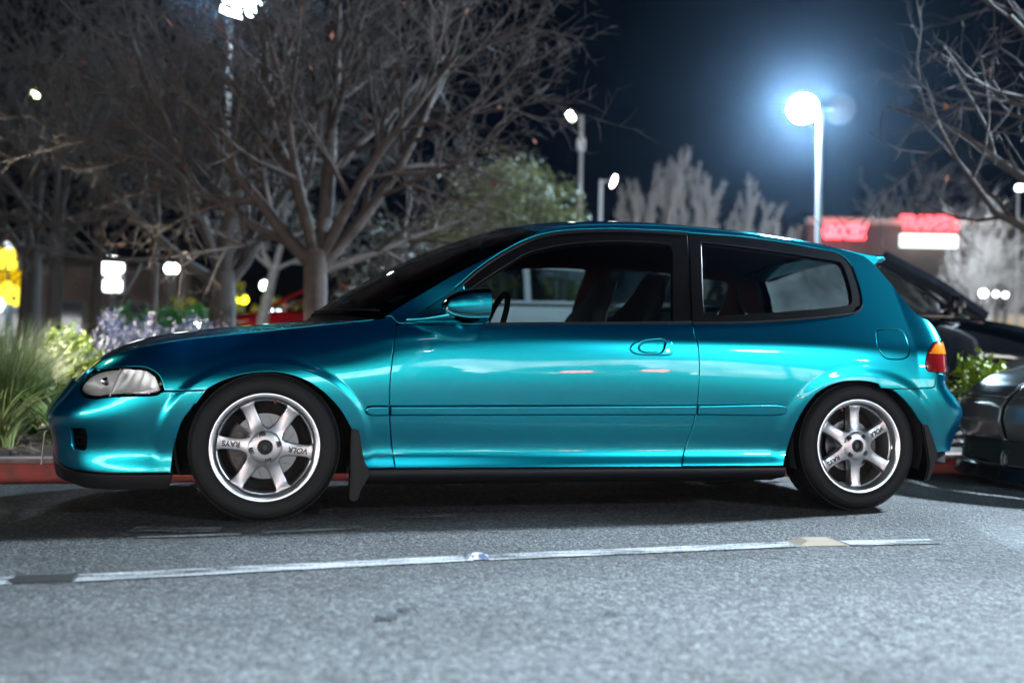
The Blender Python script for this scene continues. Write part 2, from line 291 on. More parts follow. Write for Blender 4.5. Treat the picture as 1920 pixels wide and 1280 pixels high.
NOSE = Spl([.10,.20,.26,.32,.40,.47,.53,.58,.63,.68,.74,.82], [-.834,-.853,-.867,-.878,-.888,-.842,-.794,-.739,-.672,-.570,-.49,-.42])
TAIL = Spl([.10,.20,.30,.38,.46,.53,.57,.61,.68,.76,.84,.92,1.02,1.15,1.25], [3.16,3.174,3.198,3.231,3.234,3.15,3.113,3.114,3.12,3.124,3.105,3.07,3.03,2.98,2.96])
PF, PR = 3.0, 4.2
ARCH = ((0.0, WZ+.010, .345, .281), (WB, WZ+.008, .352, .284))
LIPS = ((.0085, 1.215, .115), (.0058, 1.24, .17))      # centre and half axes of the wheel openings
def flare(x, z):
    f = 0
    for (xc, zc, ax, az), (h, e0, w) in zip(ARCH, LIPS):
        e = np.hypot((x-xc)/ax, (z-zc)/az)
        f = f + h*sst((e0-e)/w)*sst((z-.20)/.14)
    return f
def side(a, z):
    """point of the near body side; a runs along the car, past AF / AR it turns round the corner"""
    a = np.asarray(a, float); z = np.asarray(z, float); a, z = np.broadcast_arrays(a, z)
    N = NOSE(z); M = TAIL(z)
    Lf = np.maximum(AF-N, .12); Lr = np.maximum(M-AR, .10)
    xb = np.clip(a, AF, AR)
    w = ytable(xb, z)
    tf = np.clip((AF-a)/.60, 0, 1); tr = np.clip((a-AR)/.46, 0, 1)      # a-range of the corners
    pf = tf*np.pi/2; pr = tr*np.pi/2
    x = np.where(a < AF, AF-Lf*np.sin(pf)**(2/PF*1.0), np.where(a > AR, AR+Lr*np.sin(pr)**(2/PR), a))
    # keep x linear close to the side: superellipse in x
    tx = np.where(a < AF, np.clip(1-(1-tf)**1.7, 0, 1), np.clip(1-(1-tr)**1.7, 0, 1))
    x = np.where(a < AF, AF-Lf*tx, np.where(a > AR, AR+Lr*tx, a))
    p = np.where(a < AF, PF, PR)
    k = np.where((a < AF) | (a > AR), np.maximum(1-tx**p, 0)**(1/p), 1.0)
    y = w*k+flare(x, z)
    return np.stack([x, -y, z], -1)
def normal(fn, u, v, e=1e-3):
    du = fn(u+e, v)-fn(u-e, v); dv = fn(u, v+e)-fn(u, v-e)
    n = np.cross(du, dv); return n/np.maximum(np.linalg.norm(n, axis=-1, keepdims=True), 1e-12)
def text_mesh(name, txt, size, m, extrude=.0004, align='CENTER', bold=0.0, shear=0.0, space=1.0):
    c = bpy.data.curves.new(name, 'FONT'); c.body = txt; c.size = size; c.extrude = extrude; c.align_x = align; c.align_y = 'CENTER'; c.offset = bold; c.shear = shear; c.space_character = space; c.resolution_u = 3
    o = bpy.data.objects.new(name, c); COL.objects.link(o); dg = bpy.context.evaluated_depsgraph_get(); me = bpy.data.meshes.new_from_object(o.evaluated_get(dg)); COL.objects.unlink(o); bpy.data.objects.remove(o)
    me.materials.clear(); me.materials.append(m); me.name = name; return me
# ---------------------------------------------------------------- ground, road, kerb
rng = np.random.default_rng(7); random.seed(7)
def ground_z(x, y):
    if y < .62: return -.015*max(0, (y+.8))
    if y < .95: return -.0213-.055*(y-.62)/.33
    return -.075
def asphalt(name, worn=None):
    m = bpy.data.materials.new(name); m.use_nodes = True; nt = m.node_tree; N = nt.nodes.new; Lk = nt.links.new; b = nt.nodes['Principled BSDF']
    tc = N('ShaderNodeTexCoord')
    def noise(s, d=4, r=.6):
        q = N('ShaderNodeTexNoise'); q.inputs['Scale'].default_value = s; q.inputs['Detail'].default_value = d; q.inputs['Roughness'].default_value = r; Lk(tc.outputs['Object'], q.inputs['Vector']); return q
    def ramp(src, pts):
        r = N('ShaderNodeValToRGB'); e = r.color_ramp.elements
        while len(e) > len(pts): e.remove(e[-1])
        while len(e) < len(pts): e.new(.5)
        for q, (p, c) in zip(e, pts): q.position = p; q.color = (*c, 1)
        Lk(src, r.inputs[0]); return r
    def mix(f, a, c, t='MIX'):
        q = N('ShaderNodeMix'); q.data_type = 'RGBA'; q.blend_type = t
        for s, i in ((f, 0), (a, 6), (c, 7)):
            if isinstance(s, (int, float)): q.inputs[i].default_value = s
            elif isinstance(s, tuple): q.inputs[i].default_value = (*s, 1)
            else: Lk(s, q.inputs[i])
        return q.outputs[2]
    fine = noise(120, 5, .8); mid = noise(26, 4); big = noise(1.3, 5, .6)
    vo = N('ShaderNodeTexVoronoi'); vo.inputs['Scale'].default_value = 72; Lk(tc.outputs['Object'], vo.inputs['Vector'])
    c1 = ramp(fine.outputs[0], [(.33, (.012, .012, .013)), (.50, (.072, .072, .073)), (.67, (.24, .238, .232))]).outputs[0]
    sx0 = N('ShaderNodeSeparateColor'); Lk(vo.outputs['Color'], sx0.inputs[0])
    stones = ramp(sx0.outputs[2], [(.0, (.42, .42, .43)), (.35, (.74, .74, .75)), (.75, (1.16, 1.16, 1.17)), (1.0, (1.7, 1.7, 1.67))])
    c1 = mix(.9, c1, stones.outputs[0], 'MULTIPLY')
    c2 = mix(.45, c1, ramp(mid.outputs[0], [(.3, (.55, .55, .56)), (.7, (1.25, 1.24, 1.22))]).outputs[0], 'MULTIPLY')
    c3 = mix(.75, c2, ramp(big.outputs[0], [(.28, (.66, .62, .58)), (.5, (1, 1, 1)), (.72, (1.18, 1.16, 1.12))]).outputs[0], 'MULTIPLY')
    sx = N('ShaderNodeSeparateColor'); Lk(vo.outputs['Color'], sx.inputs[0])
    chip = ramp(sx.outputs[0], [(.90, (0, 0, 0)), (.92, (1, 1, 1))])
    edge = ramp(vo.outputs['Distance'], [(.2, (1, 1, 1)), (.32, (0, 0, 0))])
    ck = N('ShaderNodeMath'); ck.operation = 'MULTIPLY'; Lk(chip.outputs[0], ck.inputs[0]); Lk(edge.outputs[0], ck.inputs[1])
    col = mix(ck.outputs[0], c3, (.20, .19, .175))
    # tyre-polished lanes along the road, fine cracks, oil
    la = N('ShaderNodeTexNoise'); la.inputs['Scale'].default_value = 1; la.inputs['Detail'].default_value = 4; mp0 = N('ShaderNodeMapping'); mp0.inputs['Scale'].default_value = (.22, 1.6, 1); Lk(tc.outputs['Object'], mp0.inputs[0]); Lk(mp0.outputs[0], la.inputs['Vector'])
    col = mix(.8, col, ramp(la.outputs[0], [(.30, (.62, .60, .58)), (.50, (1, 1, 1)), (.70, (1.25, 1.26, 1.27))]).outputs[0], 'MULTIPLY')
    dn = noise(1.7, 5); vm = N('ShaderNodeVectorMath'); vm.operation = 'SCALE'; vm.inputs['Scale'].default_value = .55; Lk(dn.outputs['Color'], vm.inputs[0]); va = N('ShaderNodeVectorMath'); va.operation = 'ADD'; Lk(tc.outputs['Object'], va.inputs[0]); Lk(vm.outputs[0], va.inputs[1])
    cv = N('ShaderNodeTexVoronoi'); cv.feature = 'DISTANCE_TO_EDGE'; cv.inputs['Scale'].default_value = .42; Lk(va.outputs[0], cv.inputs['Vector'])
    crk = ramp(cv.outputs['Distance'], [(.0, (1, 1, 1)), (.0035, (0, 0, 0))]); cm = N('ShaderNodeMath'); cm.operation = 'MULTIPLY'; Lk(crk.outputs[0], cm.inputs[0]); brk = noise(2.3, 3); bk = ramp(brk.outputs[0], [(.48, (0, 0, 0)), (.56, (1, 1, 1))]); Lk(bk.outputs[0], cm.inputs[1])
    col = mix(cm.outputs[0], col, (.012, .011, .011))
    oil = noise(.9, 3); om_ = ramp(oil.outputs[0], [(.66, (0, 0, 0)), (.74, (.55, .55, .55))]); col = mix(om_.outputs[0], col, (.02, .018, .017))
    if worn:
        colr, lo, hi, sc_ = worn; w = N('ShaderNodeTexNoise'); w.inputs['Scale'].default_value = 1; w.inputs['Detail'].default_value = 8; w.inputs['Roughness'].default_value = .72
        mp = N('ShaderNodeMapping'); mp.inputs['Scale'].default_value = sc_; Lk(tc.outputs['Object'], mp.inputs[0]); Lk(mp.outputs[0], w.inputs['Vector'])
        wr = ramp(w.outputs[0], [(lo, (0, 0, 0)), (hi, (1, 1, 1))]); col = mix(wr.outputs[0], col, mix(.35, colr, ramp(fine.outputs[0], [(.3, (.5, .5, .5)), (.7, (1.1, 1.1, 1.1))]).outputs[0], 'MULTIPLY'))
    Lk(col, b.inputs['Base Color']); b.inputs['Roughness'].default_value = .72; b.inputs['Specular IOR Level'].default_value = .35
    bp = N('ShaderNodeBump'); bp.inputs['Strength'].default_value = 1.0; bp.inputs['Distance'].default_value = .014
    ad = N('ShaderNodeMath'); ad.operation = 'SUBTRACT'; Lk(fine.outputs[0], ad.inputs[0]); Lk(vo.outputs['Distance'], ad.inputs[1]); Lk(ad.outputs[0], bp.inputs['Height']); Lk(bp.outputs[0], b.inputs['Normal'])
    return m
ASPH = asphalt('asphalt')
ys = [-300, -60, -30, -12, -6, -4, -3, -2.4, -1.8, -1.2, -.8, -.2, .3, .62, .7, .78, .86, .955]
g = MB(); g.grid([[(x, y, ground_z(x, y)) for y in ys] for x in (-300, -60, -20, -8, -4, -2, 0, 2, 4, 8, 20, 60, 300)])
g.F = [f[::-1] for f in g.F]
tag(g.build('road', ASPH, smooth=True, sharp=0), kind='structure')
SOIL = mat('planter_soil', (.028, .020, .014), .95, noise=(9, (.05, .038, .026), .35, .65), bump=(30, .8, .03))
GRND = mat('lot_asphalt', (.05, .05, .05), .85, noise=(2, (.07, .07, .07), .3, .7))
def back_z(y): return float(np.interp(y, [.95, 1.2, 2.6, 6, 11, 20, 60], [.055, .07, .10, .22, .36, .45, .55]))
yb = [1.085, 1.3, 1.7, 2.1, 2.6, 3.5, 4.5, 6, 8, 11, 14, 20, 40, 60, 300]
pl = MB(); pl.grid([[(x, y, back_z(y)-.012) for x in (-300, -40, -12, -6, -3, 0, 3, 6, 12, 40, 300)] for y in yb[4:]]); pl.F = [f[::-1] for f in pl.F]
tag(pl.build('parking_lot', GRND, sharp=0), kind='structure')
pb = MB(); rows = []
for x in np.linspace(-14, 22, 181):
    yend = 6.2 if x < 3.2 else 6.2-(6.2-2.35)*min(1, (x-3.2)/.8)
    rows.append([(x, y, (back_z(y)+.012*math.sin(x*3+y*5)+.02*rng.random() if 1.1 < y < yend-.01 else back_z(y)-(.02 if y > 2 else .01))) for y in [1.085]+list(np.linspace(1.2, yend, 16))])
pb.grid(rows); pb.F = [f[::-1] for f in pb.F]
tag(pb.build('planting_bed', SOIL, sharp=0), kind='structure')
KRED = mat('red_kerb_paint', (.34, .055, .042), .75, noise=(14, (.13, .055, .045), .45, .75), bump=(60, .4, .004))
KTOP = mat('kerb_concrete', (.23, .17, .15), .85, noise=(12, (.16, .10, .09), .4, .7), bump=(60, .4, .004))
kerb = empty('kerb', (0, .95, -.075)); tag(kerb, kind='structure')
xk = -14.0; k_i = 0
while xk < 20:
    Lk_ = 2.44; b = MB(); prof = [(.012, .0), (.016, .060), (.022, .117), (.04, .118), (.055, .119)]
    P = [[(x, y, z) for y, z in prof] for x in (xk+.004, xk+.3, xk+1.2, xk+Lk_-.3, xk+Lk_-.004)]; b.grid(P); n = len(b.V); b.F.append((0, 1, 2, 3, 4)); b.F.append((24, 23, 22, 21, 20))
    o = b.build('kerb_stone', KRED, kerb, sharp=60)
    t = MB(); t.box((xk+Lk_/2, .071, .134), (Lk_-.01, .136, .026), bev=.008); t.build('kerb_top', KTOP, o)
    xk += Lk_; k_i += 1
gt = MB(); gt.grid([[(x, .895, -.0735+.012*0), (x, .9655, -.066)] for x in np.linspace(-14, 20, 60)]); gt.V = [(x, y, ground_z(x, min(y, .954))+.006+(.006 if y > .93 else 0)) for x, y, z in gt.V]; gt.F = [f[::-1] for f in gt.F]; tag(gt.build('gutter', mat('gutter_concrete', (.21, .17, .125), .9, noise=(7, (.08, .065, .05), .42, .6)), sharp=0), kind='structure')
# --- painted line, its bare gap, broken and whole road markers, old paint
def ribbon(name, pts, w, m, z=.004, label=None):
    pts = [Vector((p[0], p[1], 0)) for p in pts]; rows = []
    for i, p in enumerate(pts):
        d = (pts[min(i+1, len(pts)-1)]-pts[max(0, i-1)]).normalized(); n = Vector((-d.y, d.x, 0)); ww = w if not isinstance(w, (list, tuple)) else w[i]
        rows.append([p-n*ww/2+Vector((0, 0, ground_z(p.x, p.y)+z)), p+n*ww/2+Vector((0, 0, ground_z(p.x, p.y)+z))])
    b = MB(); b.grid(rows); b.F = [f[::-1] for f in b.F]; return b.build(name, m, None, sharp=0)
def yl(x): return float(np.interp(x, [-.8, -.5, .66, 1.85, 2.4], [-1.745, -1.735, -1.612, -1.535, -1.552]))
LINE = asphalt('worn_line_paint', ((.46, .46, .46), .40, .56, (3.2, 16, 1)))
for i, (x0, x1) in enumerate(((-3.2, -.665), (-.515, .648), (.70, 1.845), (2.05, 2.42))):
    xs = np.linspace(x0, x1, 14); tag(ribbon('road_line', [(x, yl(x)) for x in xs], .092, LINE), kind='structure')
OLD = asphalt('ghost_paint', ((.36, .35, .33), .46, .60, (3, 26, 1)))
for pts, w in (([(-.46, -.93), (-.3, -.95), (-.15, -.97)], .12), ([(-.42, -1.07), (-.25, -1.08), (-.08, -1.06)], .07), ([(.0, -1.06), (.15, -1.03), (.36, -.98)], .06), ([(.5, -.78), (.75, -.74)], .05)):
    tag(ribbon('old_paint_mark', pts, w, OLD, .004), kind='structure')
b = MB(); b.box((0, 0, .004), (.17, .075, .012), bev=.004); o = b.build('tar_patch', mat('tar', (.022, .021, .022), .5, bump=(50, .6, .004)), None, loc=(-.59, -1.738, 0)); tag(o, 'dark tar stub filling the gap in the worn white line', 'tar patch')
mk = empty('road_marker', (1.945, -1.525, .0), -.05, 'cream raised road marker sitting in the white line near the rear wheel', 'road marker')
b = MB(); b.V = [(-.10, -.05, .002), (.10, -.05, .002), (.10, .05, .002), (-.10, .05, .002), (-.05, -.035, .018), (.05, -.035, .018), (.05, .035, .018), (-.05, .035, .018)]; b.F = [(4, 5, 6, 7), (0, 1, 5, 4), (2, 3, 7, 6)]; b.build('marker_body', mat('cream_marker', (.24, .19, .13), .6), mk, smooth=False)
b = MB(); b.V = [(-.10, -.05, .002), (-.10, .05, .002), (-.05, .035, .018), (-.05, -.035, .018)]; b.F = [(0, 3, 2, 1)]; b.build('reflector', mat('marker_clear', (.26, .21, .15), .4), mk, smooth=False)
b = MB(); b.V = [(.10, -.05, .002), (.10, .05, .002), (.05, .035, .018), (.05, -.035, .018)]; b.F = [(0, 1, 2, 3)]; b.build('reflector', mat('marker_red', (.16, .02, .015), .3), mk, smooth=False)
b = MB(); b.add([(-.035, -.03, .002), (.03, -.035, .002), (.045, .03, .002), (-.04, .035, .002), (-.015, -.01, .02), (.02, -.012, .016), (.012, .014, .017)], [(0, 1, 5, 4), (1, 2, 6, 5), (2, 3, 6), (3, 0, 4), (3, 4, 6), (4, 5, 6)]); o = b.build('marker_shard', mat('shard', (.30, .30, .32), .5, noise=(40, (.05, .06, .10), .45, .55)), None, smooth=False, loc=(.672, -1.612, .002)); tag(o, 'broken pale shard of a road marker on the line below the door', 'debris')
for i, (x, y, s, lb) in enumerate(((.30, -2.32, .028, 'dark flake of rubber lying left of its twin on the foreground asphalt'), (.36, -2.245, .022, 'dark flake of rubber lying farther off of the foreground pair'), (.87, -2.37, .022, 'lone dark flake on the asphalt right of the foreground pair'))):
    b = MB(); a = rng.random(7)*.5+.6; b.V = [(s*a[k]*math.cos(k*.9)*1.3, s*a[k]*.45*math.sin(k*.9), .003+.004*(k % 2)) for k in range(7)]+[(0, 0, .008)]; b.F = [(k, (k+1) % 7, 7) for k in range(7)]
    o = b.build('rubber_flake', mat('flake', (.012, .012, .014), .6), None, smooth=False, loc=(x, y, .002)); tag(o, lb, 'debris', 'flakes lying on the road')
# ---------------------------------------------------------------- lamps
POLE = mat('galvanised_pole', (.42, .43, .44), .5, .3)
HOUS = mat('lamp_housing', (.10, .10, .11), .5)
def lamp_post(pos, h, heads, label, group='parking lot lamps', pr=.085, col=(.66, .84, 1.0), strength=40, size=(.75, .42), name='street_lamp', box=None, round_=False, power=0, beam=150, back=1.0, back_power=None, back_col=None):
    """heads: (arm azimuth, arm length, tilt of the lens from straight down towards the azimuth, lit)"""
    t = empty(name, pos, 0, label, 'street lamp', group)
    b = MB(); b.tube([(0, 0, 0), (0, 0, h*.5), (0, 0, h)], [pr*1.15, pr, pr*.8], 12); b.build('pole', POLE, t)
    b = MB(); b.tube([(0, 0, 0), (0, 0, .7)], [.27, .25], 14); b.build('pole_base', mat('base_concrete', (.3, .29, .28), .9), t)
    if box: b = MB(); b.box((-.05, -.12, box), (.32, .24, .5), bev=.03); b.build('control_box', mat('grey_box', (.55, .58, .6), .5), t)
    for hn, (az, al, tilt, lit, *face) in enumerate(heads):
        f_ = face[0] if face else az; e_ = strength if hn == 0 else back
        d = Vector((math.cos(az), math.sin(az), 0)); fd = Vector((math.cos(f_), math.sin(f_), 0)); top = Vector((0, 0, h-.06))
        hd = empty('lamp_head'); hd.parent = t; hd.location = top+d*al
        zax = Vector((math.sin(tilt)*fd.x, math.sin(tilt)*fd.y, -math.cos(tilt))); xax = Vector((-fd.y, fd.x, 0)); yax = zax.cross(xax)
        hd.rotation_mode = 'QUATERNION'; hd.rotation_quaternion = Matrix((xax, yax, zax)).transposed().to_quaternion()
        b = MB()
        if round_: b.lathe([(0, -.14), (size[0]*.35, -.12), (size[0]*.52, -.03), (size[0]*.52, .0)], 'z', n=24)
        else: b.box((0, 0, -.06), (size[0]+.05, size[1]+.05, .115), bev=.02)
        b.build('housing', HOUS, hd)
        b = MB()
        if round_: b.lathe([(0, .02+size[0]*.16), (size[0]*.3, .01+size[0]*.1), (size[0]*.5, .003)], 'z', n=24); 
        else: b.box((0, 0, .006), (size[0], size[1], .008))
        b.build('lamp_glass', emat('lamp_light', col, e_ if lit else 0.02), hd)
        if power and lit:
            la = bpy.data.lights.new('lamp_beam', 'AREA'); la.shape = 'RECTANGLE'; la.size = size[0]; la.size_y = size[1]; la.energy = power if hn == 0 or back_power is None else back_power; la.color = back_col if hn and back_col else col; la.spread = math.radians(beam)
            lo_ = bpy.data.objects.new('lamp_beam', la); lo_.location = (0, 0, .03); lo_.rotation_euler = (math.pi, 0, 0); link(lo_, hd)
        b = MB(); b.tube([top, top+d*max(.02, al-.05)], .035, 8); b.build('arm', POLE, t)
    return t
WHITE = (.78, .90, 1.0)
K = 1.0
def toward(p, q): return math.atan2(q[1]-p[1], q[0]-p[0])
pR = (13.86, 18.52, .4)
lamp_post(pR, 7.0, [(2.95, .46, 1.05, True, toward(pR, (0, -4))+.1), (-.25, .55, 1.6, True, .8)], 'tall lamp post with blazing white head standing over the car roof', strength=400, size=(.75, .75), col=(.55, .79, 1), power=15000, beam=160, round_=True, back=30, back_power=4500, back_col=(.86, .93, 1))
pL = (-1.35, 26.3, .45)
lamp_post(pL, 10.6, [(toward(pL, (1, -4))+.5, .55, .9, True)], 'white lamp post shining through the bare tree at top left', strength=120, size=(1.1, .6), power=2200, beam=160)
lamp_post((12.0, 33.3, .5), 10.0, [(math.pi, .45, .9, True)], 'distant lamp post with small greenish head and grey box on its pole', strength=40, col=(.95, 1, .75), size=(.55, .35), box=8.8, pr=.09)
lamp_post((10.9, 27.46, .5), 6.35, [(-.5, .42, 1.2, True)], 'short lamp post with yellowish starry head just above the roof', strength=60, col=(1, .97, .72), size=(.42, .4), pr=.075, round_=True)
lamp_post((-9.05, 36.4, .5), 10.0, [(-.4, .2, 1.0, True)], 'distant pale green lamp post at the far left behind the twigs', strength=25, col=(.93, 1, .6), size=(.42, .28), pr=.11)
lamp_post((29.2, 29.3, .5), 7.5, [(-2.0, .2, 1.2, True)], 'distant small lamp at the right edge behind bare branches', strength=25, col=(.9, 1, .9), size=(.26, .2), pr=.05)
# lamps on this side of the road, behind the viewpoint
pB = (13.5, -21, 0); pD = (20.0, 2.4, 0); pA = (1.3, -8.2, 0)
lamp_post(pB, 8.2, [(toward(pB, (2, 0)), .8, .75, True)], 'white lamp post behind the viewpoint to the right mirrored in the rear wing', strength=120, size=(1.0, .55), pr=.1, power=1500, beam=150)
lamp_post(pD, 9.0, [(toward(pD, (1.8, -1.6)), .8, .95, True)], 'white lamp post outside the right edge lighting the road', strength=30, size=(1.0, .6), pr=.1, power=5200, beam=80)
lamp_post(pA, 7.0, [(toward(pA, (.9, -4.3)), .6, .46, True)], 'white lamp post just behind the viewpoint lighting the foreground', strength=12, size=(.6, .4), pr=.1, power=430, beam=38)
for lx, ly, lh, lb in ((-13.0, -27.0, 8.0, 'lamp post added behind the viewpoint for paint streaks, the left one of the far row'), (4.0, -29.0, 8.0, 'lamp post added behind the viewpoint for paint streaks, in the middle of the far row'), (23.0, -27.0, 8.0, 'lamp post added behind the viewpoint for paint streaks, the right one of the far row')): lamp_post((lx, ly, 0), lh, [(toward((lx, ly), (1, 0)), .8, .8, True)], lb, strength=160, size=(.7, .45))  # unseen posts added to put sharper streaks in the car paint
pE = (-5.6, 5.8, .2)
lamp_post(pE, 4.6, [(toward(pE, (-1.7, 4.2)), .5, .66, True)], 'warm lamp post added outside the left edge to light the grass', strength=40, size=(.7, .45), pr=.08, power=620, beam=44, col=(1, .93, .74))  # unseen lamp added to brighten the planting at left
# low lights far off: each a small lantern on its own stake or wall bracket
def lantern(pos, col, strength, r, label, gz=None):
    t = empty('lantern', (pos[0], pos[1], .4), 0, label, 'lantern', 'small lights across the parking lot'); h = pos[2]-.4
    b = MB(); b.tube([(0, 0, 0), (0, 0, h-r)], .03, 6); b.build('post', HOUS, t)
    b = MB(); b.lathe([(0, -r), (r*.7, -r*.7), (r, 0), (r*.7, r*.7), (0, r)], 'z', (0, 0, h), 16); b.build('globe', emat('globe', col, strength), t)
    b = MB(); b.lathe([(0, r*1.5), (r*.9, r*.95), (r*.95, r*.85)], 'z', (0, 0, h), 12); b.build('cap', HOUS, t)
for a in (((-2.95, 26.78, 3.2), (.75, 1, .95), 30, .15, 'cyan white lantern between the slender tree and the dark tree'),
          ((-2.82, 26.8, 3.2), (.85, 1, .95), 30, .14, 'right one of the touching cyan white lanterns'),
          ((-2.86, 30.9, 3.94), (1, .78, .62), 2.2, .15, 'dim peach lantern above the cyan white pair'),
          ((4.0, 9.69, 1.96), (.95, 1, .55), 14, .07, 'left yellow green lantern seen through the door window'),
          ((4.18, 9.64, 1.955), (1, .95, .6), 5, .07, 'right dimmer yellow lantern seen through the door window'),
          ((5.08, 9.42, 1.785), (.75, 1, .95), 16, .05, 'cyan lantern seen between the two seats'),
          ((.89, 5.82, 1.34), (1, .85, .55), 1.4, .034, 'left dim amber lantern above the bonnet'),
          ((.985, 5.80, 1.342), (1, .88, .62), 1.8, .034, 'right dim amber lantern above the bonnet'),
          ((-.16, 26.1, 2.74), (.85, 1, .8), 28, .14, 'pale green lantern beside the white leaning trunk'),
          ((-.72, 18, 1.85), (1, .95, .02), 7, .10, 'left of the touching yellow lanterns beside the dark trunk'),
          ((-.56, 18, 1.86), (1, .95, .02), 8, .10, 'right of the touching yellow lanterns beside the dark trunk'),
          ((18.1, 17.55, 2.62), (.98, 1, 1), 30, .10, 'large white lantern leftmost of three at the right edge'),
          ((18.42, 17.48, 2.61), (1, .95, .8), 14, .07, 'warm lantern in the middle of three at the right edge'),
          ((18.66, 17.42, 2.59), (.85, .92, 1), 10, .075, 'bluish lantern rightmost of three at the right edge'),
          ((-4.5, 25.1, 1.66), (1, .75, .5), .9, .10, 'dim tan lantern low below the round sign'),
          ((-6.35, 21.2, 1.72), (.5, .78, 1), 8, .20, 'pale blue lantern under the yellow sign at the left edge'),
          ((-6.55, 21.2, 1.85), (1, .05, .03), 5, .07, 'small red lantern at the extreme left edge'),
          ((-5.0, 21.0, 1.42), (.02, .12, 1), 3.0, .16, 'deep blue lantern low behind the pale grass')): lantern(*a)
# ---------------------------------------------------------------- signs and shops
STUC = mat('beige_stucco', (.11, .092, .082), .9, noise=(1.5, (.085, .072, .065), .35, .65))
DARKW = mat('brown_wall', (.16, .11, .09), .9, noise=(1.2, (.12, .085, .07), .35, .65))
sd = Vector((32.15-29.36, 36.67-37.36, 0)).normalized(); sn = Vector((sd.y, -sd.x, 0))
shop = empty('shop', (29.4, 37.6, .5), math.atan2(sd.y, sd.x), 'long beige shop building with red lit signs beyond the dark car', 'building')
b = MB(); b.box((5.0, 4.3, 3.55), (18.4, 8, 7.1)); b.build('wall', STUC, shop, smooth=False)
b = MB(); b.box((5.0, .2, 7.2), (18.6, .5, .3)); b.build('cornice', mat('cornice', (.5, .45, .4), .8), shop, smooth=False)
for i in range(5):
    f = MB(); f.box((-2.2+i*3.6, .26, 1.6), (3.2, .12, 2.6)); fo = f.build('window', HOUS, shop, smooth=False)
    for k in range(2):
        p = MB(); p.box((-2.95+i*3.6+k*1.5, .185, 1.6), (1.4, .02, 2.4)); p.build('pane', emat('shop_glow', (1, .82, .6), .5), fo, smooth=False)
def sign(name, pos, rotz, label, parts, cat='sign', group=None, post=0):
    t = empty(name, pos, rotz, label, cat, group)
    for fn in parts: fn(t)
    if post: b = MB(); b.tube([(0, .12, -post), (0, .12, 0)], .09, 10); b.build('sign_post', HOUS, t)
    return t
def letters(txt, size, col, strength, loc, wfit=None, bold=.02):
    def f(t):
        me = text_mesh('letters', txt, size, emat('sign_light', col, strength), extrude=.05, bold=bold)
        xs = [v.co.x for v in me.vertices]
        if wfit:
            k = wfit/(max(xs)-min(xs))
            for v in me.vertices: v.co.x *= k
        o = bpy.data.objects.new('letters', me); o.location = loc; o.rotation_euler = (math.pi/2, 0, 0); link(o, t)
    return f
def slab(name, c, d, m, bev=.02):
    def f(t): b = MB(); b.box(c, d, bev=bev); b.build(name, m, t)
    return f
# ---------------------------------------------------------------- other cars
def gloss(name, col, metal=.3): return paint_mat(name, col, .3, tuple(c*(1-.6*metal) for c in col), 1-metal)
MATS = dict(silver=gloss('silver_paint', (.35, .36, .37), .6), darkcar=gloss('black_paint', (.012, .013, .017), .2), grey=gloss('graphite_paint', (.22, .235, .235), .6), redcar=gloss('red_paint', (.40, .012, .015), .1), white=gloss('white_paint', (.30, .32, .34), 0))
CARGLASS = glass('car_glass', (.74, .80, .79), .9)
SHAPES = dict(
 suv=dict(L=4.6, W=.92, zb=.30, belt=[(0, .72), (.12, .92), (.9, 1.06), (1.25, 1.10), (3.6, 1.14), (4.45, 1.10), (4.6, .95)], roof=[(1.20, 1.10), (1.62, 1.38), (2.12, 1.62), (2.6, 1.67), (3.6, 1.64), (4.2, 1.58), (4.50, 1.14)], wins=[[(1.50, 1.13), (1.85, 1.36), (2.20, 1.55), (2.50, 1.58), (2.50, 1.15)], [(2.58, 1.15), (2.58, 1.585), (3.42, 1.56), (3.42, 1.17)], [(3.50, 1.17), (3.50, 1.555), (4.08, 1.50), (4.22, 1.19)]], axle=(.88, 3.62), wr=.35),
 sedan=dict(L=4.6, W=.89, zb=.24, belt=[(0, .60), (.1, .74), (.8, .88), (1.35, .96), (3.7, 1.0), (4.5, .98), (4.6, .80)], roof=[(1.3, .95), (1.75, 1.20), (2.15, 1.40), (2.6, 1.45), (3.2, 1.42), (3.65, 1.28), (4.1, 1.0)], wins=[[(1.62, .99), (1.92, 1.20), (2.24, 1.34), (2.52, 1.375), (2.52, 1.0)], [(2.6, 1.0), (2.6, 1.38), (3.1, 1.36), (3.5, 1.22), (3.62, 1.03)]], axle=(.85, 3.55), wr=.32),
 pickup=dict(L=5.4, W=.98, zb=.42, belt=[(0, .95), (.1, 1.08), (1.0, 1.17), (1.5, 1.20), (3.6, 1.22), (5.3, 1.20), (5.4, 1.05)], roof=[(1.45, 1.19), (1.85, 1.50), (2.15, 1.76), (2.5, 1.80), (3.3, 1.79), (3.58, 1.70), (3.68, 1.21)], wins=[[(1.78, 1.23), (2.02, 1.46), (2.26, 1.68), (2.62, 1.71), (2.62, 1.23)], [(2.70, 1.23), (2.70, 1.715), (3.22, 1.70), (3.46, 1.64), (3.52, 1.25)]], axle=(.95, 4.2), wr=.39))
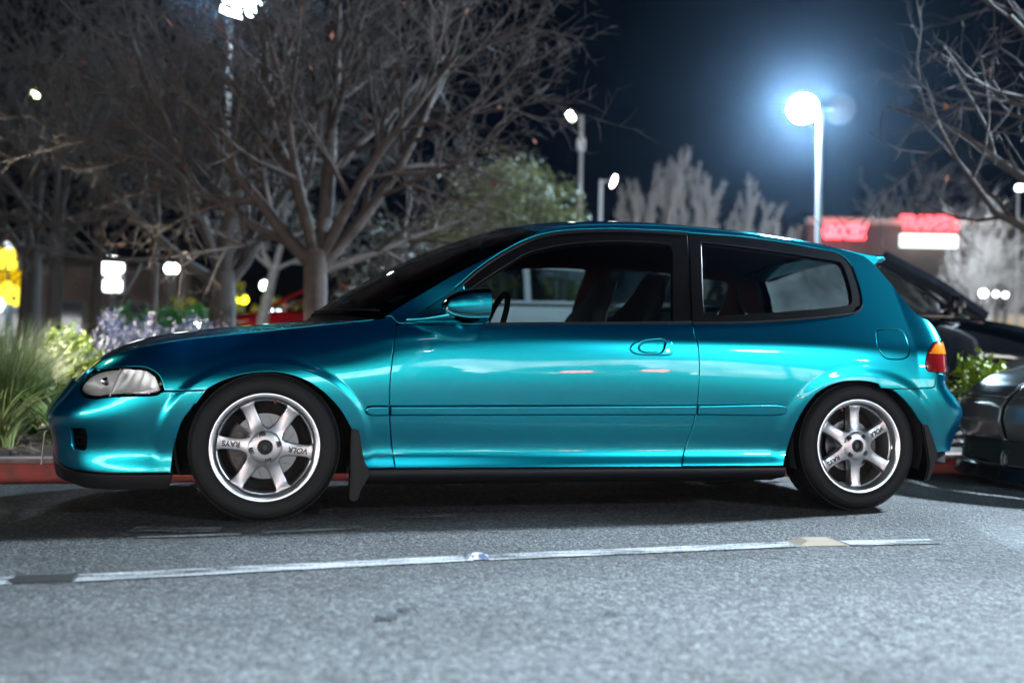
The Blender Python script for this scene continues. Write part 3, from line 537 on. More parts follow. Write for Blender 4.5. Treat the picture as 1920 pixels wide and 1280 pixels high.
def bg_car(name, loc, rot, label, paint, shape, lights=None, group=None, seatcol=None, flip=False):
    """x runs from the nose backwards, the side at -y faces the viewer when rot is 0"""
    S = SHAPES[shape]; t = empty(name, loc, rot, label, 'pickup truck' if shape == 'pickup' else 'car', group)
    L, W, zb = S['L'], S['W'], S['zb']; bx, bz = zip(*S['belt']); rows = []
    for x in np.r_[0, .03, .08, .16, .3, np.linspace(.5, L-.5, 22), L-.3, L-.16, L-.08, L-.03, L]:
        e0 = min(1, x/.42); e1 = min(1, (L-x)/.30); w = W*(1-(1-e0)**2.3*.32)*(1-(1-e1)**2.6*.25); zt = float(np.interp(x, bx, bz)); z0 = zb+.06*(1-min(1, x/.3))+.08*(1-min(1, (L-x)/.4))
        ring = [(0, z0), (w*.90, z0), (w*.97, z0+.10), (w*.985, z0+.28*(zt-z0)), (w, z0+.52*(zt-z0)), (w*.99, z0+.75*(zt-z0)), (w*.96, zt-.06), (w*.91, zt-.012), (w*.80, zt), (0, zt+.035)]
        rows.append([(x, -y, z) for y, z in ring]+[(x, y, z) for y, z in ring[::-1][1:]])
    b = MB(); b.grid(rows); n = len(rows[0]); b.F.append(tuple(range(n-1, -1, -1))); b.F.append(tuple((len(rows)-1)*n+k for k in range(n))); b.build('body', paint, t, sharp=50)
    rx, rz = zip(*S['roof']); zr = max(rz); zbm = min(rz)
    def yw(z): return W*(.895-.20*max(0, min(1, (z-zbm)/(zr-zbm))))
    # roof skin with the pillars either side of the glass
    top = [p for p in S['roof']]
    for s in (1, -1):
        for k, wn_ in enumerate(S['wins']):
            P = np.array(wn_); P = P if area2_(P) > 0 else P[::-1]; O = inset_(P, -.055); m_ = len(P)
            V = [(x, -s*(yw(z)+.004*k), z) for x, z in P]+[(x, -s*(yw(z)+.004*k), z) for x, z in O]+[(x, -s*(yw(z)-.03), z) for x, z in P]
            F = [(i, (i+1) % m_, m_+(i+1) % m_, m_+i) for i in range(m_)]+[(i, (i+1) % m_, 2*m_+(i+1) % m_, 2*m_+i) for i in range(m_)]
            o = mesh_obj('window_frame', V, F, M['trim'] if shape != 'suv' else paint, t, smooth=False)
            mesh_obj('pane', [(x, -s*(yw(z)-.008), z) for x, z in P], [tuple(range(m_))], CARGLASS, o, smooth=False)
    rr = [p for p in S['roof'] if p[1] > zbm+.6*(zr-zbm)]; b = MB(); rows = []
    for x, z in rr: rows.append([(x, y, z-.012*(y/yw(z))**2*3+.012) for y in np.linspace(-yw(z), yw(z), 11)])
    b.grid(rows); b.grid([[(x, y, z-.05) for x, y, z in r] for r in rows]); 
    for j in (0, -1): b.grid([[r[j] for r in rows], [(r[j][0], r[j][1], r[j][2]-.05) for r in rows]])
    b.build('roof', paint, t, sharp=40)
    for s in (1, -1):
        b = MB(); b.tube([(x, -s*(yw(z)-.015), z) for x, z in S['roof'][:3]], .07 if shape == 'suv' else .035, 6); b.build('pillar', paint, t)
        b = MB(); b.tube([(x, -s*(yw(z)-.015), z) for x, z in S['roof'][-3:]], .04, 6); b.build('pillar', paint, t)
    for nm, q in (('windshield', S['roof'][:3]), ('rear_window', S['roof'][-2:])):
        b = MB(); b.grid([[(x-(.03 if nm == 'windshield' else -.02)*(1-(y/yw(z))**2), y, z) for y in np.linspace(-yw(z)+.05, yw(z)-.05, 9)] for x, z in q]); b.build(nm, CARGLASS, t)
    for x in S['axle']:
        for s in (1, -1):
            r = S['wr']; w = empty('wheel'); w.parent = t; w.location = (x, -s*(W-.005), r); w.rotation_euler = (0, 0, 0 if s > 0 else math.pi)
            b = MB(); b.lathe([(r*.62, -.005), (r*.70, -.02), (r*.93, -.015), (r, .01), (r, .2)], 'y', n=32); b.build('tyre', M['rubber'], w)
            b = MB(); b.lathe([(0, .01), (r*.18, .008), (r*.2, .03), (r*.55, .035), (r*.60, -.002), (r*.64, -.004)], 'y', n=32)
            for k in range(5):
                a = k*2*math.pi/5; b.tube([(r*.15*math.cos(a), .012, r*.15*math.sin(a)), (r*.58*math.cos(a), .014, r*.58*math.sin(a))], [.035, .03], 6)
            b.build('rim', M['alloy'], w)
            b = MB(); b.V = [((r+.05)*math.cos(q), -.012, (r+.05)*math.sin(q)) for q in np.linspace(-.25, math.pi+.25, 20)]; b.F = [tuple(range(20))]; b.build('arch_gap', M['liner'], w)
    zf = float(np.interp(.10, bx, bz))
    for s in (1, -1):
        b = MB(); b.grid([[(.02+.34*u**1.3+.0, -s*W*(.70+.245*u**.8)*(1 if u < 1 else 1)*1.012, zf-.05-.12*(1-v)+.07*u) for v in np.linspace(0, 1, 5)] for u in np.linspace(0, 1, 8)])
        b.V = [(x-.012, y*1.004, z) for x, y, z in b.V]
        b.build('headlight', emat('headlamp_on', (.9, .96, 1), 60) if lights == 'white' else mat('lamp_clear', (.6, .62, .63), .08, .4, 1), t)
        b = MB(); b.box((L-.03, -s*W*.70, float(np.interp(L-.1, bx, bz))-.16), (.10, .44, .18), bev=.03); b.build('tail_light', emat('tail_on', (1, .08, .06), 85) if lights == 'red' else M['redlens'], t)
        mx, mz = S['wins'][0][0]; b = MB(); b.box((mx+.12, -s*(W+.06), mz+.07), (.12, .20, .15), bev=.05); b.box((mx+.12, -s*(W-.04), mz), (.05, .12, .05), bev=.01); b.build('mirror', paint, t)
        for k in range(2): b = MB(); b.box((2.40+.95*k, -s*(W+.012), zb+.62*(bz[4]-zb)), (.2, .03, .035), bev=.01); b.build('door_handle', M['trim'], t)
    for s in (1, -1):
        b = MB(); xs_ = S['wins'][0][-1][0]+.25; b.box((xs_, s*W*.42, bz[3]-.02), (.16, .46, .75), bev=.07); b.box((xs_-.02, s*W*.42, bz[3]+.46), (.10, .26, .2), bev=.05); b.build('seat', mat('seat_'+name, seatcol or (.03, .03, .035), .9), t)
    b = MB(); b.box((L/2, 0, zb+.02), (L*.9, W*1.5, .05)); b.build('underbody', M['liner'], t)
    return t
def area2_(P): x, y = P[:, 0], P[:, 1]; return np.sum(x*np.roll(y, -1)-np.roll(x, -1)*y)
def inset_(P, d):
    a = P-np.roll(P, 1, 0); b = np.roll(P, -1, 0)-P; a = a/np.linalg.norm(a, axis=1, keepdims=True); b = b/np.linalg.norm(b, axis=1, keepdims=True)
    na = np.stack([-a[:, 1], a[:, 0]], 1); nb = np.stack([-b[:, 1], b[:, 0]], 1); s = na+nb; s = s/np.maximum((s*s).sum(1, keepdims=True)/2, .5); return P+s*d
# dark SUV nose to the right, in the next row
bg_car('parked_suv', (7.46, 3.75, .0), math.pi, 'black SUV facing right behind the rear of the teal hatchback', MATS['darkcar'], 'suv', seatcol=(.45, .05, .04))
bg_car('parked_suv', (.62, 8.15, .24), 0, 'white SUV seen through the door window of the teal hatchback', MATS['white'], 'suv')
bg_car('parked_car', (-1.25, 15.6, .53), -.2, 'red car with lit headlights parked behind the bare trees', MATS['redcar'], 'sedan', lights='white', seatcol=(.5, .06, .03))
rowdat = ((4.9, -15.2, math.pi/2, True, 'silver car behind the viewpoint with red tail lamps mirrored in the door'), (3.1, -15.4, -math.pi/2, False, 'silver car behind the viewpoint with white headlamps mirrored in the door'), (8.6, -17.5, -math.pi/2, False, 'silver car added behind the viewpoint for white headlamp streaks, the right one of the row'), (-3.4, -16.5, math.pi/2, True, 'silver car added behind the viewpoint for red tail lamp streaks, the left one of the row'))  # the last two cars are added for more reflections in the paint
for x, y, r, red, lb in rowdat: bg_car('parked_car', (x, y, 0), r, lb, MATS['silver'], 'sedan', lights='red' if red else 'white', group='cars parked behind the viewpoint')
az = math.atan2(sd.y, sd.x)
c_ = Vector((29.36, 37.36, 0)).lerp(Vector((32.15, 36.67, 0)), .5)-sn*0
sign('shop_sign', (c_.x+sn.x*.05, c_.y+sn.y*.05, 7.55), az, 'red letters over a white strip on the beige shop, the right sign', [letters("TRADER'S", .98, (1, .055, .07), 7.0, (0, -.08, .02), 2.75, .03), slab('light_box', (0, -.02, -.80), (2.75, .16, .62), emat('white_box', (.85, 1, .95), 3))], group='red shop signs')
sign('shop_sign', (26.75+sn.x*.3, 38.01+sn.y*.3, 7.06), az, 'red lit lettering just above the car roof, the left sign', [letters('GROCERY', .95, (1, .06, .075), 8.0, (0, -.02, .0), 2.15, .045)], group='red shop signs')
SW = emat('sign_white', (.93, .97, 1), 7); SY = emat('sign_yellow', (1, .62, .0), .9); SY2 = emat('sign_bright', (1, .82, .06), 2.2)
def disc(name, c, r, m, d=.16):
    def f(t): b = MB(); b.lathe([(0, c[1]-d/2), (r*.96, c[1]-d/2), (r, c[1]-d/2+.03), (r, c[1]+d/2), (0, c[1]+d/2)], 'y', (c[0], 0, c[2]), 40); b.build(name, m, t)
    return f
sign('round_sign', (-5.56, 33.6, 3.7), -.17, 'glowing white round sign standing on a white square panel', [disc('round_face', (0, 0, .02), .39, SW), slab('square_face', (.02, 0, -.65), (.62, .16, .42), SW, .04), disc('logo_dot', (.03, -.088, -.02), .045, emat('gold_dot', (1, .75, .1), 2), .012), slab('sign_case', (.02, .12, -.3), (.86, .1, 1.25), HOUS)], post=3.2)
sign('yellow_sign', (-6.15, 21.4, 2.55), -.2, 'tall yellow lit pylon sign cut by the left edge', [slab('white_cap', (.02, 0, .62), (.17, .12, .16), emat('cap_white', (.85, .95, 1), 2)), slab('yellow_panel', (-.02, 0, .40), (.36, .12, .28), SY2), slab('yellow_panel', (0, 0, .15), (.40, .12, .22), SY2), slab('amber_panel', (.22, 0, -.06), (.32, .12, .16), SY), slab('amber_panel', (-.12, 0, -.20), (.20, .12, .40), SY), slab('amber_panel', (.20, 0, -.25), (.2, .12, .24), SY), disc('round_face', (.02, 0, -.52), .27, SY2, .12), slab('yellow_panel', (.34, 0, -.62), (.40, .12, .44), SY2, .03), slab('sign_case', (0, .11, -.1), (.5, .06, 1.7), HOUS)], post=2.1)
b = MB(); b.box((0, 0, 1.75), (9, 5, 3.5)); lb = empty('brown_building', (-7.0, 39.0, .45), -.18, 'low brown building in the dark behind the round sign', 'building'); b.build('wall', DARKW, lb, smooth=False)
b = MB(); b.box((0, 0, 3.6), (9.4, 5.4, .22)); b.build('roof', mat('dark_roof', (.03, .025, .022), .9), lb, smooth=False)
for i in range(3):
    f = MB(); f.box((-2.6+i*2.4, -2.53, 1.4), (1.5, .1, 1.5)); fo = f.build('window', HOUS, lb, smooth=False); p = MB(); p.box((-2.6+i*2.4, -2.59, 1.4), (1.3, .02, 1.3)); p.build('pane', mat('dark_pane', (.02, .02, .025), .05), fo, smooth=False)
# the shop front on this side of the street, behind the viewpoint: its lit windows are what the car doors mirror
sf = empty('mall_building', (1, -34, 0), 0, 'lit shop front across the street behind the viewpoint', 'building')
b = MB(); b.box((-14, -4, 3.0), (108, 8, 6.0)); b.build('wall', STUC, sf, smooth=False)
wr_ = np.random.default_rng(5)
def lit_shop(name, col, k):
    # a lit shop interior behind glass: shelves and lamps, brighter and darker patches
    m = emat(name, col, k); nt = m.node_tree; e = [n for n in nt.nodes if n.type == 'EMISSION'][0]; tc = nt.nodes.new('ShaderNodeTexCoord'); mp = nt.nodes.new('ShaderNodeMapping'); mp.inputs['Scale'].default_value = (.35, 1, .55); nz = nt.nodes.new('ShaderNodeTexNoise'); nz.inputs['Scale'].default_value = 1.0; nz.inputs['Detail'].default_value = 3; mr = nt.nodes.new('ShaderNodeMapRange'); mr.inputs[1].default_value = .3; mr.inputs[2].default_value = .7; mr.inputs[3].default_value = k*.35; mr.inputs[4].default_value = k*1.6
    L = nt.links.new; L(tc.outputs['Object'], mp.inputs[0]); L(mp.outputs[0], nz.inputs['Vector']); L(nz.outputs[0], mr.inputs[0]); L(mr.outputs[0], e.inputs[1]); return m
for i in range(25):
    x = -65.1+i*4.2; f = MB(); f.box((x, .06, 2.2), (4.18, .14, 3.9)); fo = f.build('window', HOUS, sf, smooth=False)
    for k in (-1, 1):
        c = [(.95, .98, 1), (.86, .95, 1), (1, .94, .86)][wr_.integers(3)]; p = MB(); p.box((x+k*1.04, .145, 2.2), (2.05, .02, 3.7)); p.build('pane', lit_shop('lit_window', c, 16.0 if x < -8 else 12.5 if x < 8 else 8.0), fo, smooth=False)
mw = empty('mall_building', (-42, -20, 0), -math.pi/2, 'lit shop wing added at left behind the viewpoint to brighten the headlamp', 'building')  # unseen wing added so headlamp and front bumper mirror its glowing windows
b = MB(); b.box((0, 4, 3.0), (30, 8, 6.0)); b.build('wall', STUC, mw, smooth=False)
for i in range(7):
    x = -12.6+i*4.2; f = MB(); f.box((x, -.06, 2.2), (4.18, .14, 3.9)); fo = f.build('window', HOUS, mw, smooth=False)
    for k in (-1, 1): p = MB(); p.box((x+k*1.04, -.145, 2.2), (2.05, .02, 3.7)); p.build('pane', lit_shop('lit_window', (.93, .97, 1), 13.0), fo, smooth=False)
mw.rotation_euler.z = math.pi/2
# ---------------------------------------------------------------- trees and planting
def bark(name, c, c2, s=14): return mat(name, c, .85, noise=(s, c2, .35, .65), bump=(s*3, .5, .01))
BARK = bark('bare_bark', (.046, .029, .023), (.026, .017, .014)); BARKD = bark('dark_bark', (.034, .026, .023), (.022, .017, .015)); BARKW = bark('poplar_bark', (.66, .64, .62), (.5, .48, .47)); BARKP = bark('pale_bark', (.42, .40, .38), (.30, .28, .27))
def unit(v): return v/max(np.linalg.norm(v), 1e-9)
class Tree:
    def __init__(s, seed, tips=None): s.r = np.random.default_rng(seed); s.big = MB2(); s.twig = MB2(); s.tips = []
    def branch(s, p, d, L, r, level, P):
        rg = s.r; n = 6 if level < 2 else 4 if level < 4 else 3; pts = [p]; rad = [r]; d = unit(d); r1 = r*P['taper'][min(level, len(P['taper'])-1)]
        bend = rg.normal(0, 1, 3)*P['curl']
        for i in range(n):
            d = unit(d+bend*.25+rg.normal(0, 1, 3)*P['wob']*(1 if level else .35)+np.array([0, 0, P['up'][min(level, len(P['up'])-1)]])); p = p+d*L/n; pts.append(p); rad.append(r+(r1-r)*(i+1)/n)
        (s.big if level <= P['biglev'] else s.twig).tube(pts, rad, 7 if level == 0 else 5 if level == 1 else 4 if level < 4 else 3)
        if level >= P['levels']: s.tips.append(pts[-1]); return
        k = P['kids'][min(level, len(P['kids'])-1)]; k = max(1, int(round(k+rg.normal(0, .5))))
        az = rg.random()*6.28
        for j in range(k):
            t = P['from'][min(level, len(P['from'])-1)]; u = t+(1-t)*((j+rg.random()*.8)/k); u = min(u, 1.0); q = u*n; i = min(int(q), n-1); f = q-i; pp = pts[i]*(1-f)+pts[i+1]*f; dd = unit(pts[i+1]-pts[i]); rr = rad[i]*(1-f)+rad[i+1]*f
            az += 2.4+rg.normal(0, .4); a = np.cross(dd, [0.3, .2, 1.0] if abs(dd[2]) < .95 else [1, 0, 0]); a = unit(a); b = np.cross(dd, a); ang = math.radians(P['ang'][min(level, len(P['ang'])-1)]+rg.normal(0, 9))
            nd = dd*math.cos(ang)+(a*math.cos(az)+b*math.sin(az))*math.sin(ang)
            s.branch(pp, nd, L*P['len'][min(level, len(P['len'])-1)]*(.75+.5*rg.random())*(1.12-.35*u), max(rr*P['rk']*(.8+.3*rg.random()), P['rmin']), level+1, P)
class MB2:
    """many tubes, kept as arrays"""
    def __init__(s): s.V = []; s.F = []; s.n = 0
    def tube(s, pts, rads, n):
        pts = np.array(pts); m = len(pts); d = np.gradient(pts, axis=0); d /= np.maximum(np.linalg.norm(d, axis=1, keepdims=True), 1e-9)
        ref = np.array([.31, .87, .23]); a = np.cross(d, ref); a /= np.maximum(np.linalg.norm(a, axis=1, keepdims=True), 1e-9); b = np.cross(d, a); t = np.arange(n)*2*np.pi/n
        V = pts[:, None]+(a[:, None]*np.cos(t)[None, :, None]+b[:, None]*np.sin(t)[None, :, None])*np.array(rads)[:, None, None]
        i, k = np.meshgrid(np.arange(m-1), np.arange(n), indexing='ij'); k2 = (k+1) % n
        F = np.stack([i*n+k, i*n+k2, (i+1)*n+k2, (i+1)*n+k], -1).reshape(-1, 4)+s.n
        s.V.append(V.reshape(-1, 3)); s.F.append(F); s.n += m*n
    def quads(s, Q):
        Q = np.array(Q); m = len(Q); s.V.append(Q.reshape(-1, 3)); s.F.append((np.arange(m*4).reshape(-1, 4))+s.n); s.n += m*4
    def build(s, name, m, parent=None, loc=(0, 0, 0), smooth=True):
        V = np.vstack(s.V); F = np.vstack(s.F); me = bpy.data.meshes.new(name); me.vertices.add(len(V)); me.vertices.foreach_set('co', V.astype(np.float32).ravel())
        me.loops.add(F.size); me.loops.foreach_set('vertex_index', F.astype(np.int32).ravel()); me.polygons.add(len(F)); me.polygons.foreach_set('loop_start', np.arange(0, F.size, 4, dtype=np.int32)); me.polygons.foreach_set('loop_total', np.full(len(F), 4, np.int32))
        me.update(calc_edges=True); me.materials.append(m)
        if smooth: me.shade_smooth()
        o = bpy.data.objects.new(name, me); o.location = loc; return link(o, parent)
BASEP = dict(levels=5, kids=[6, 5, 4, 4, 3], ang=[38, 42, 45, 48, 50], len=[.8, .62, .58, .55, .5], taper=[.75, .35, .35, .4, .5], up=[.0, .05, .04, .03, .02], wob=.09, curl=.12, rk=.62, rmin=.0035, biglev=1)
BASEP['from'] = [.75, .25, .2, .15, .1]
def tree(pos, trunk, limbs, P, seed, m, label, name='bare_tree', cat='tree', group=None, leaves=0, leafcol=(.16, .045, .02)):
    """trunk: list of (point, radius) from the base up; limbs: (start, direction, length, radius)"""
    T_ = Tree(seed); t = empty(name, pos, 0, label, cat, group); P = {**BASEP, **P}
    pts = np.array([p for p, r in trunk], float); T_.big.tube(pts, [r for p, r in trunk], 10)
    for st_, d, L, r in limbs: T_.branch(np.array(st_, float), np.array(d, float), L, r, 1, P)
    T_.big.build('trunk', m, t)
    c = T_.twig.build('crown', m, t); c['kind'] = 'stuff'
    if leaves:
        q = MB2(); idx = T_.r.choice(len(T_.tips), leaves)
        q.quads([leafquad(T_.tips[i], .028+.02*T_.r.random(), T_.r) for i in idx]); lv = q.build('dead_leaf', mat('dead_leaf', leafcol, .8), t, smooth=False); lv['kind'] = 'stuff'
    return t
def leafquad(p, s, rg, asp=.6):
    a = unit(rg.normal(0, 1, 3)); b = unit(np.cross(a, rg.normal(0, 1, 3))); return [p-a*s, p+b*s*asp, p+a*s, p-b*s*asp]
# main bare tree behind the bonnet
tree((.45, 4.9, .15), [((0, 0, -.1), .155), ((0, 0, .2), .125), ((-.02, 0, .8), .112), ((-.03, 0, 1.35), .118), ((-.03, 0, 1.5), .115)],
     [((-.05, 0, 1.35), (-.75, -.15, .75), 2.1, .075), ((.0, .0, 1.45), (.22, .1, 1), 2.9, .085), ((.03, 0, 1.35), (.85, .05, .75), 2.4, .07), ((-.03, .05, 1.45), (-.25, .35, 1), 2.6, .07), ((.03, -.02, 1.45), (.55, -.35, .9), 2.3, .06), ((-.04, -.03, 1.4), (-.95, .2, .55), 1.9, .055), ((.02, .05, 1.3), (.9, .4, .5), 2.0, .05), ((-.03, -.03, 1.45), (-.35, -.5, .9), 2.0, .055)],
     dict(levels=5, kids=[7, 8, 6, 4, 3]), 11, BARK, 'large bare tree with forked trunk just behind the bonnet', leaves=70)
tree((-.52, 7.2, .25), [((0, 0, -.1), .20), ((0, 0, .4), .155), ((.0, 0, 1.0), .15), ((-.02, 0, 1.35), .15)],
     [((-.05, 0, 1.2), (-.85, 0, .8), 2.3, .08), ((0, 0, 1.3), (.1, .1, 1), 3.2, .10), ((.05, 0, 1.2), (.8, 0, .8), 2.0, .07), ((-.02, 0, 1.3), (-.45, -.2, 1), 2.8, .08), ((.02, 0, 1.3), (.4, .3, .9), 2.5, .07)],
     dict(levels=5, kids=[7, 8, 6, 4, 3], rmin=.005), 23, BARKD, 'dark bare tree with thick trunk left of the large bare tree', leaves=30)
tree((-1.36, 7.9, .28), [((0, 0, -.1), .055), ((0, 0, .8), .045), ((.01, 0, 1.5), .042), ((.03, 0, 1.75), .04)],
     [((.02, 0, 1.6), (-.6, 0, .8), 1.2, .03), ((.03, 0, 1.7), (.1, .1, 1), 1.9, .034), ((.03, 0, 1.6), (.7, .1, .7), 1.2, .03), ((.02, 0, 1.65), (-.2, -.2, 1), 1.6, .03)],
     dict(levels=5, kids=[5, 5, 4, 3, 3]), 31, BARK, 'slender young bare tree with straight grey stem among the lavender', leaves=20)
tree((-.18, 12.7, .40), [((0, 0, -.1), .12), ((.08, 0, .9), .10), ((.2, 0, 1.5), .085), ((.26, 0, 1.75), .08)],
     [((.24, 0, 1.6), (-.45, 0, .9), 1.2, .055), ((.26, 0, 1.7), (.35, 0, 1), 1.5, .06), ((.25, 0, 1.7), (-.8, .1, .5), 1.1, .04), ((.27, 0, 1.7), (.9, .1, .5), 1.2, .04)],
     dict(levels=4, kids=[5, 6, 5, 4], rmin=.008), 37, BARKP, 'leaning tree with a white forked trunk beside the red car')
for i, (x, y, r, m, sd_, lb) in enumerate(((-3.14, 11.4, .10, BARKD, 41, 'dark bare tree behind the grass, right of two at far left'), (-3.98, 13.7, .17, BARKD, 43, 'thick trunked bare tree next to the yellow sign, left of two at far left'), (-2.72, 12.4, .08, BARK, 47, 'thin brown bare tree left of the round sign'))):
    tree((x, y, .4), [((0, 0, -.1), r*1.25), ((0, 0, 1.0), r), ((.02, 0, 2.0), r*.9)], [((0, 0, 1.7), (-.6, 0, .9), 2.2, r*.55), ((.02, 0, 2.0), (.1, .1, 1), 3.0, r*.65), ((.02, 0, 1.8), (.7, 0, .8), 2.3, r*.55), ((0, 0, 1.9), (-.1, -.4, 1), 2.6, r*.5)], dict(levels=5, kids=[6, 7, 6, 4, 3], rmin=.006), sd_, m, lb, group='bare trees at the far left', leaves=25)
# right-hand tree: trunk outside the frame, boughs reaching in
tree((6.6, 2.05, .12), [((0, 0, -.1), .16), ((0, 0, 1.0), .13), ((-.02, 0, 1.7), .12)],
     [((-.04, 0, 1.5), (-1, -.05, .22), 1.9, .04), ((-.03, 0, 1.7), (-.85, -.1, .85), 2.3, .055), ((0, 0, 1.7), (-.2, .1, 1), 2.4, .06), ((.02, 0, 1.6), (.7, .1, .8), 1.8, .05), ((-.04, 0, 1.65), (-1, .15, .48), 2.0, .05), ((-.02, 0, 1.7), (-.5, -.25, 1), 2.2, .05)],
     dict(levels=4, kids=[5, 5, 4, 4], wob=.16, curl=.3, len=[.8, .55, .52, .5], rmin=.0045), 52, BARK, 'bare tree reaching in from the right edge with crooked twigs', leaves=9, leafcol=(.25, .08, .03))
# floodlit pale trees beyond the dark car
for i, (x, y, h, sd_, lb) in enumerate(((38.3, 49.5, 12.0, 61, 'pale bare tree rising behind the right red sign, left of its twin'), (22.4, 22.7, 4.2, 67, 'white floodlit bare tree with pale stem at the right edge'), (41.5, 48.7, 11.0, 63, 'pale bare tree rising behind the right red sign, right of its twin'))):
    tree((x, y, .4), [((0, 0, -.1), .03*h), ((0, 0, .9), .022*h), ((.02, 0, 1.5), .02*h)], [((0, 0, 1.2), (-.55, -.2, 1), h*.5, .05), ((0, 0, 1.4), (.1, .1, 1), h*.62, .055), ((0, 0, 1.2), (.6, -.1, .9), h*.5, .05), ((0, 0, 1.3), (-.2, -.4, 1), h*.5, .045), ((0, 0, 1.3), (.25, .3, 1), h*.5, .045)], dict(levels=4, kids=[7, 9, 7, 4], ang=[30, 32, 36, 40], rmin=.011 if h < 6 else .03), sd_, BARKW, lb, group='floodlit bare trees on the right')
# upright poplars far off
for i, (x, y, h, w_, lb) in enumerate(((17.1, 40.3, 8.9, .5, 'first pale poplar from the left, low, above the car roof'), (18.55, 39.9, 10.3, .65, 'tallest pale poplar above the car roof'), (20.0, 39.6, 9.5, .7, 'third pale poplar from the left above the car roof'), (21.95, 39.1, 8.6, .75, 'rounded pale poplar at the right end of the row'), (23.4, 39.0, 7.2, .4, 'small pale poplar top peeping over the roof right of the row'))):
    P = dict(levels=4, kids=[5, 20, 8, 5], ang=[12, 14, 20, 26], len=[.8, .125, .5, .5], up=[.05, .12, .10, .06], wob=.07, rmin=.013, rk=.5); P['from'] = [.2, .1, .1, .1]
    tree((x, y, .5), [((0, 0, -.2), .2), ((0, 0, h*.3), .14)], [((math.cos(k*1.1)*.05, math.sin(k*1.1)*.05, h*.12+.1*k), (math.cos(k*1.1)*w_*.13, math.sin(k*1.1)*w_*.13, 1), h*(.80-.05*(k % 3)), .085) for k in range(7)], P, 70+i, BARKW, lb, name='poplar', group='pale poplars in a row')
# leafy masses
def leafy(name, pos, blobs, n, size, m, label, cat='shrub', group=None, seed=1, stems=True, part='foliage', asp=.6, bm=None):
    rg = np.random.default_rng(seed); t = empty(name, pos, 0, label, cat, group); q = MB2(); Q = []
    tot = sum(b[1][0]*b[1][1]*b[1][2] for b in blobs)
    for c, s in blobs:
        k = int(n*s[0]*s[1]*s[2]/tot); cl = max(4, k//30); cen = rg.normal(0, 1, (cl, 3)); cen = cen/np.linalg.norm(cen, axis=1, keepdims=True)*(rg.random((cl, 1))**.4)
        for j in range(k):
            p = cen[rg.integers(cl)]+rg.normal(0, .16, 3); p = np.array(c)+p*np.array(s)
            if p[2] < .0: p[2] = abs(p[2])*.3
            Q.append(leafquad(p, size*(.6+.8*rg.random()), rg, asp))
    q.quads(Q); o = q.build(part, m, t, smooth=False)
    if stems:
        b = MB()
        for c, s in blobs:
            for k in range(5): a = rg.normal(0, .5, 2); b.tube([(c[0]*.3, c[1]*.3, -.05), (c[0]*.7+a[0]*s[0]*.4, c[1]*.7+a[1]*s[1]*.4, c[2]*.6), (c[0]+a[0]*s[0], c[1]+a[1]*s[1], c[2]+s[2]*.3)], [.03*bm if bm else .012, .02*bm if bm else .008, .004], 5)
        b.build('stem', BARKD, t)
    return t
def leafm(name, c, c2): return mat(name, c, .6, noise=(3.5, c2, .35, .65))
OLIVE = leafm('olive_leaf', (.30, .31, .13), (.16, .18, .07)); GREEN = leafm('hedge_leaf', (.05, .26, .03), (.03, .16, .02)); LIME = leafm('lime_leaf', (.30, .38, .01), (.17, .24, .01)); LAV = leafm('lavender_leaf', (.085, .088, .17), (.06, .062, .11)); YEL = leafm('yellow_leaf', (.40, .33, .01), (.25, .22, .01)); DGREEN = leafm('dark_leaf', (.022, .026, .016), (.014, .016, .01)); GREY = leafm('grey_leaf', (.12, .11, .08), (.08, .07, .05))
leafy('leafy_tree', (4.7, 14.6, .4), [((0, 0, 3.2), (1.15, .9, 1.1)), ((-1.1, 0, 2.5), (.8, .7, .9)), ((1.1, 0, 2.4), (.75, .7, .9)), ((0, 0, 1.9), (1.6, .8, .7)), ((.2, .2, 3.9), (.6, .5, .6)), ((-.7, 0, 3.3), (.7, .6, .8)), ((.9, 0, 3.2), (.6, .5, .7))], 14000, .045, OLIVE, 'olive green leafy tree behind the windscreen and roof front', 'tree', seed=5, bm=2.5, asp=.45)
leafy('leafy_tree', (1.75, 11.2, .35), [((0, 0, 1.5), (.7, .6, 1.1)), ((-.35, 0, .9), (.6, .5, .6)), ((.5, 0, .9), (.5, .5, .7))], 4500, .04, GREY, 'dim grey green small tree right of the large bare trunk', 'tree', seed=6, bm=1.5, asp=.45)
leafy('clipped_hedge', (-1.85, 14.2, .5), [((dx, 0, .55), (.30, .35, .42)) for dx in np.arange(-.9, 1.0, .3)], 6000, .035, GREEN, 'long clipped green hedge across the lot between the trunks', 'hedge', seed=8)
leafy('flowering_shrub', (.05, 18.2, .75), [((0, 0, .85), (.34, .3, .32)), ((.55, 0, .80), (.42, .3, .36)), ((-.35, 0, .8), (.15, .2, .2))], 2200, .035, YEL, 'yellow leaved shrub behind the red car and white trunk', seed=9)
leafy('flowering_shrub', (-1.75, 17.0, .65), [((0, 0, 1.05), (.28, .25, .18)), ((1.0, 0, 1.2), (.25, .25, .3))], 900, .035, YEL, 'dim yellow shrub tops peeping over the clipped hedge', seed=10)
for i, (x, y, w_, h_, lb) in enumerate(((-1.30, 4.2, .24, .36, 'greyish lavender bush left of the slender stem'), (-.95, 4.15, .28, .38, 'greyish lavender bush around the slender stem, the middle one'), (-.58, 4.3, .26, .37, 'greyish lavender bush nearest the large bare trunk'))):
    leafy('lavender_bush', (x, y, .17), [((0, 0, .42), (w_, .3, h_))], 2300, .022, LAV, lb, group='lavender bushes behind the bonnet', seed=12+i, asp=.25)
leafy('lime_shrub', (-1.46, 3.35, .13), [((0, 0, .50), (.17, .2, .20)), ((.08, 0, .3), (.2, .2, .25)), ((-.12, 0, .35), (.15, .2, .2))], 2200, .024, LIME, 'bright lime green shrub left of the headlamp', seed=20)
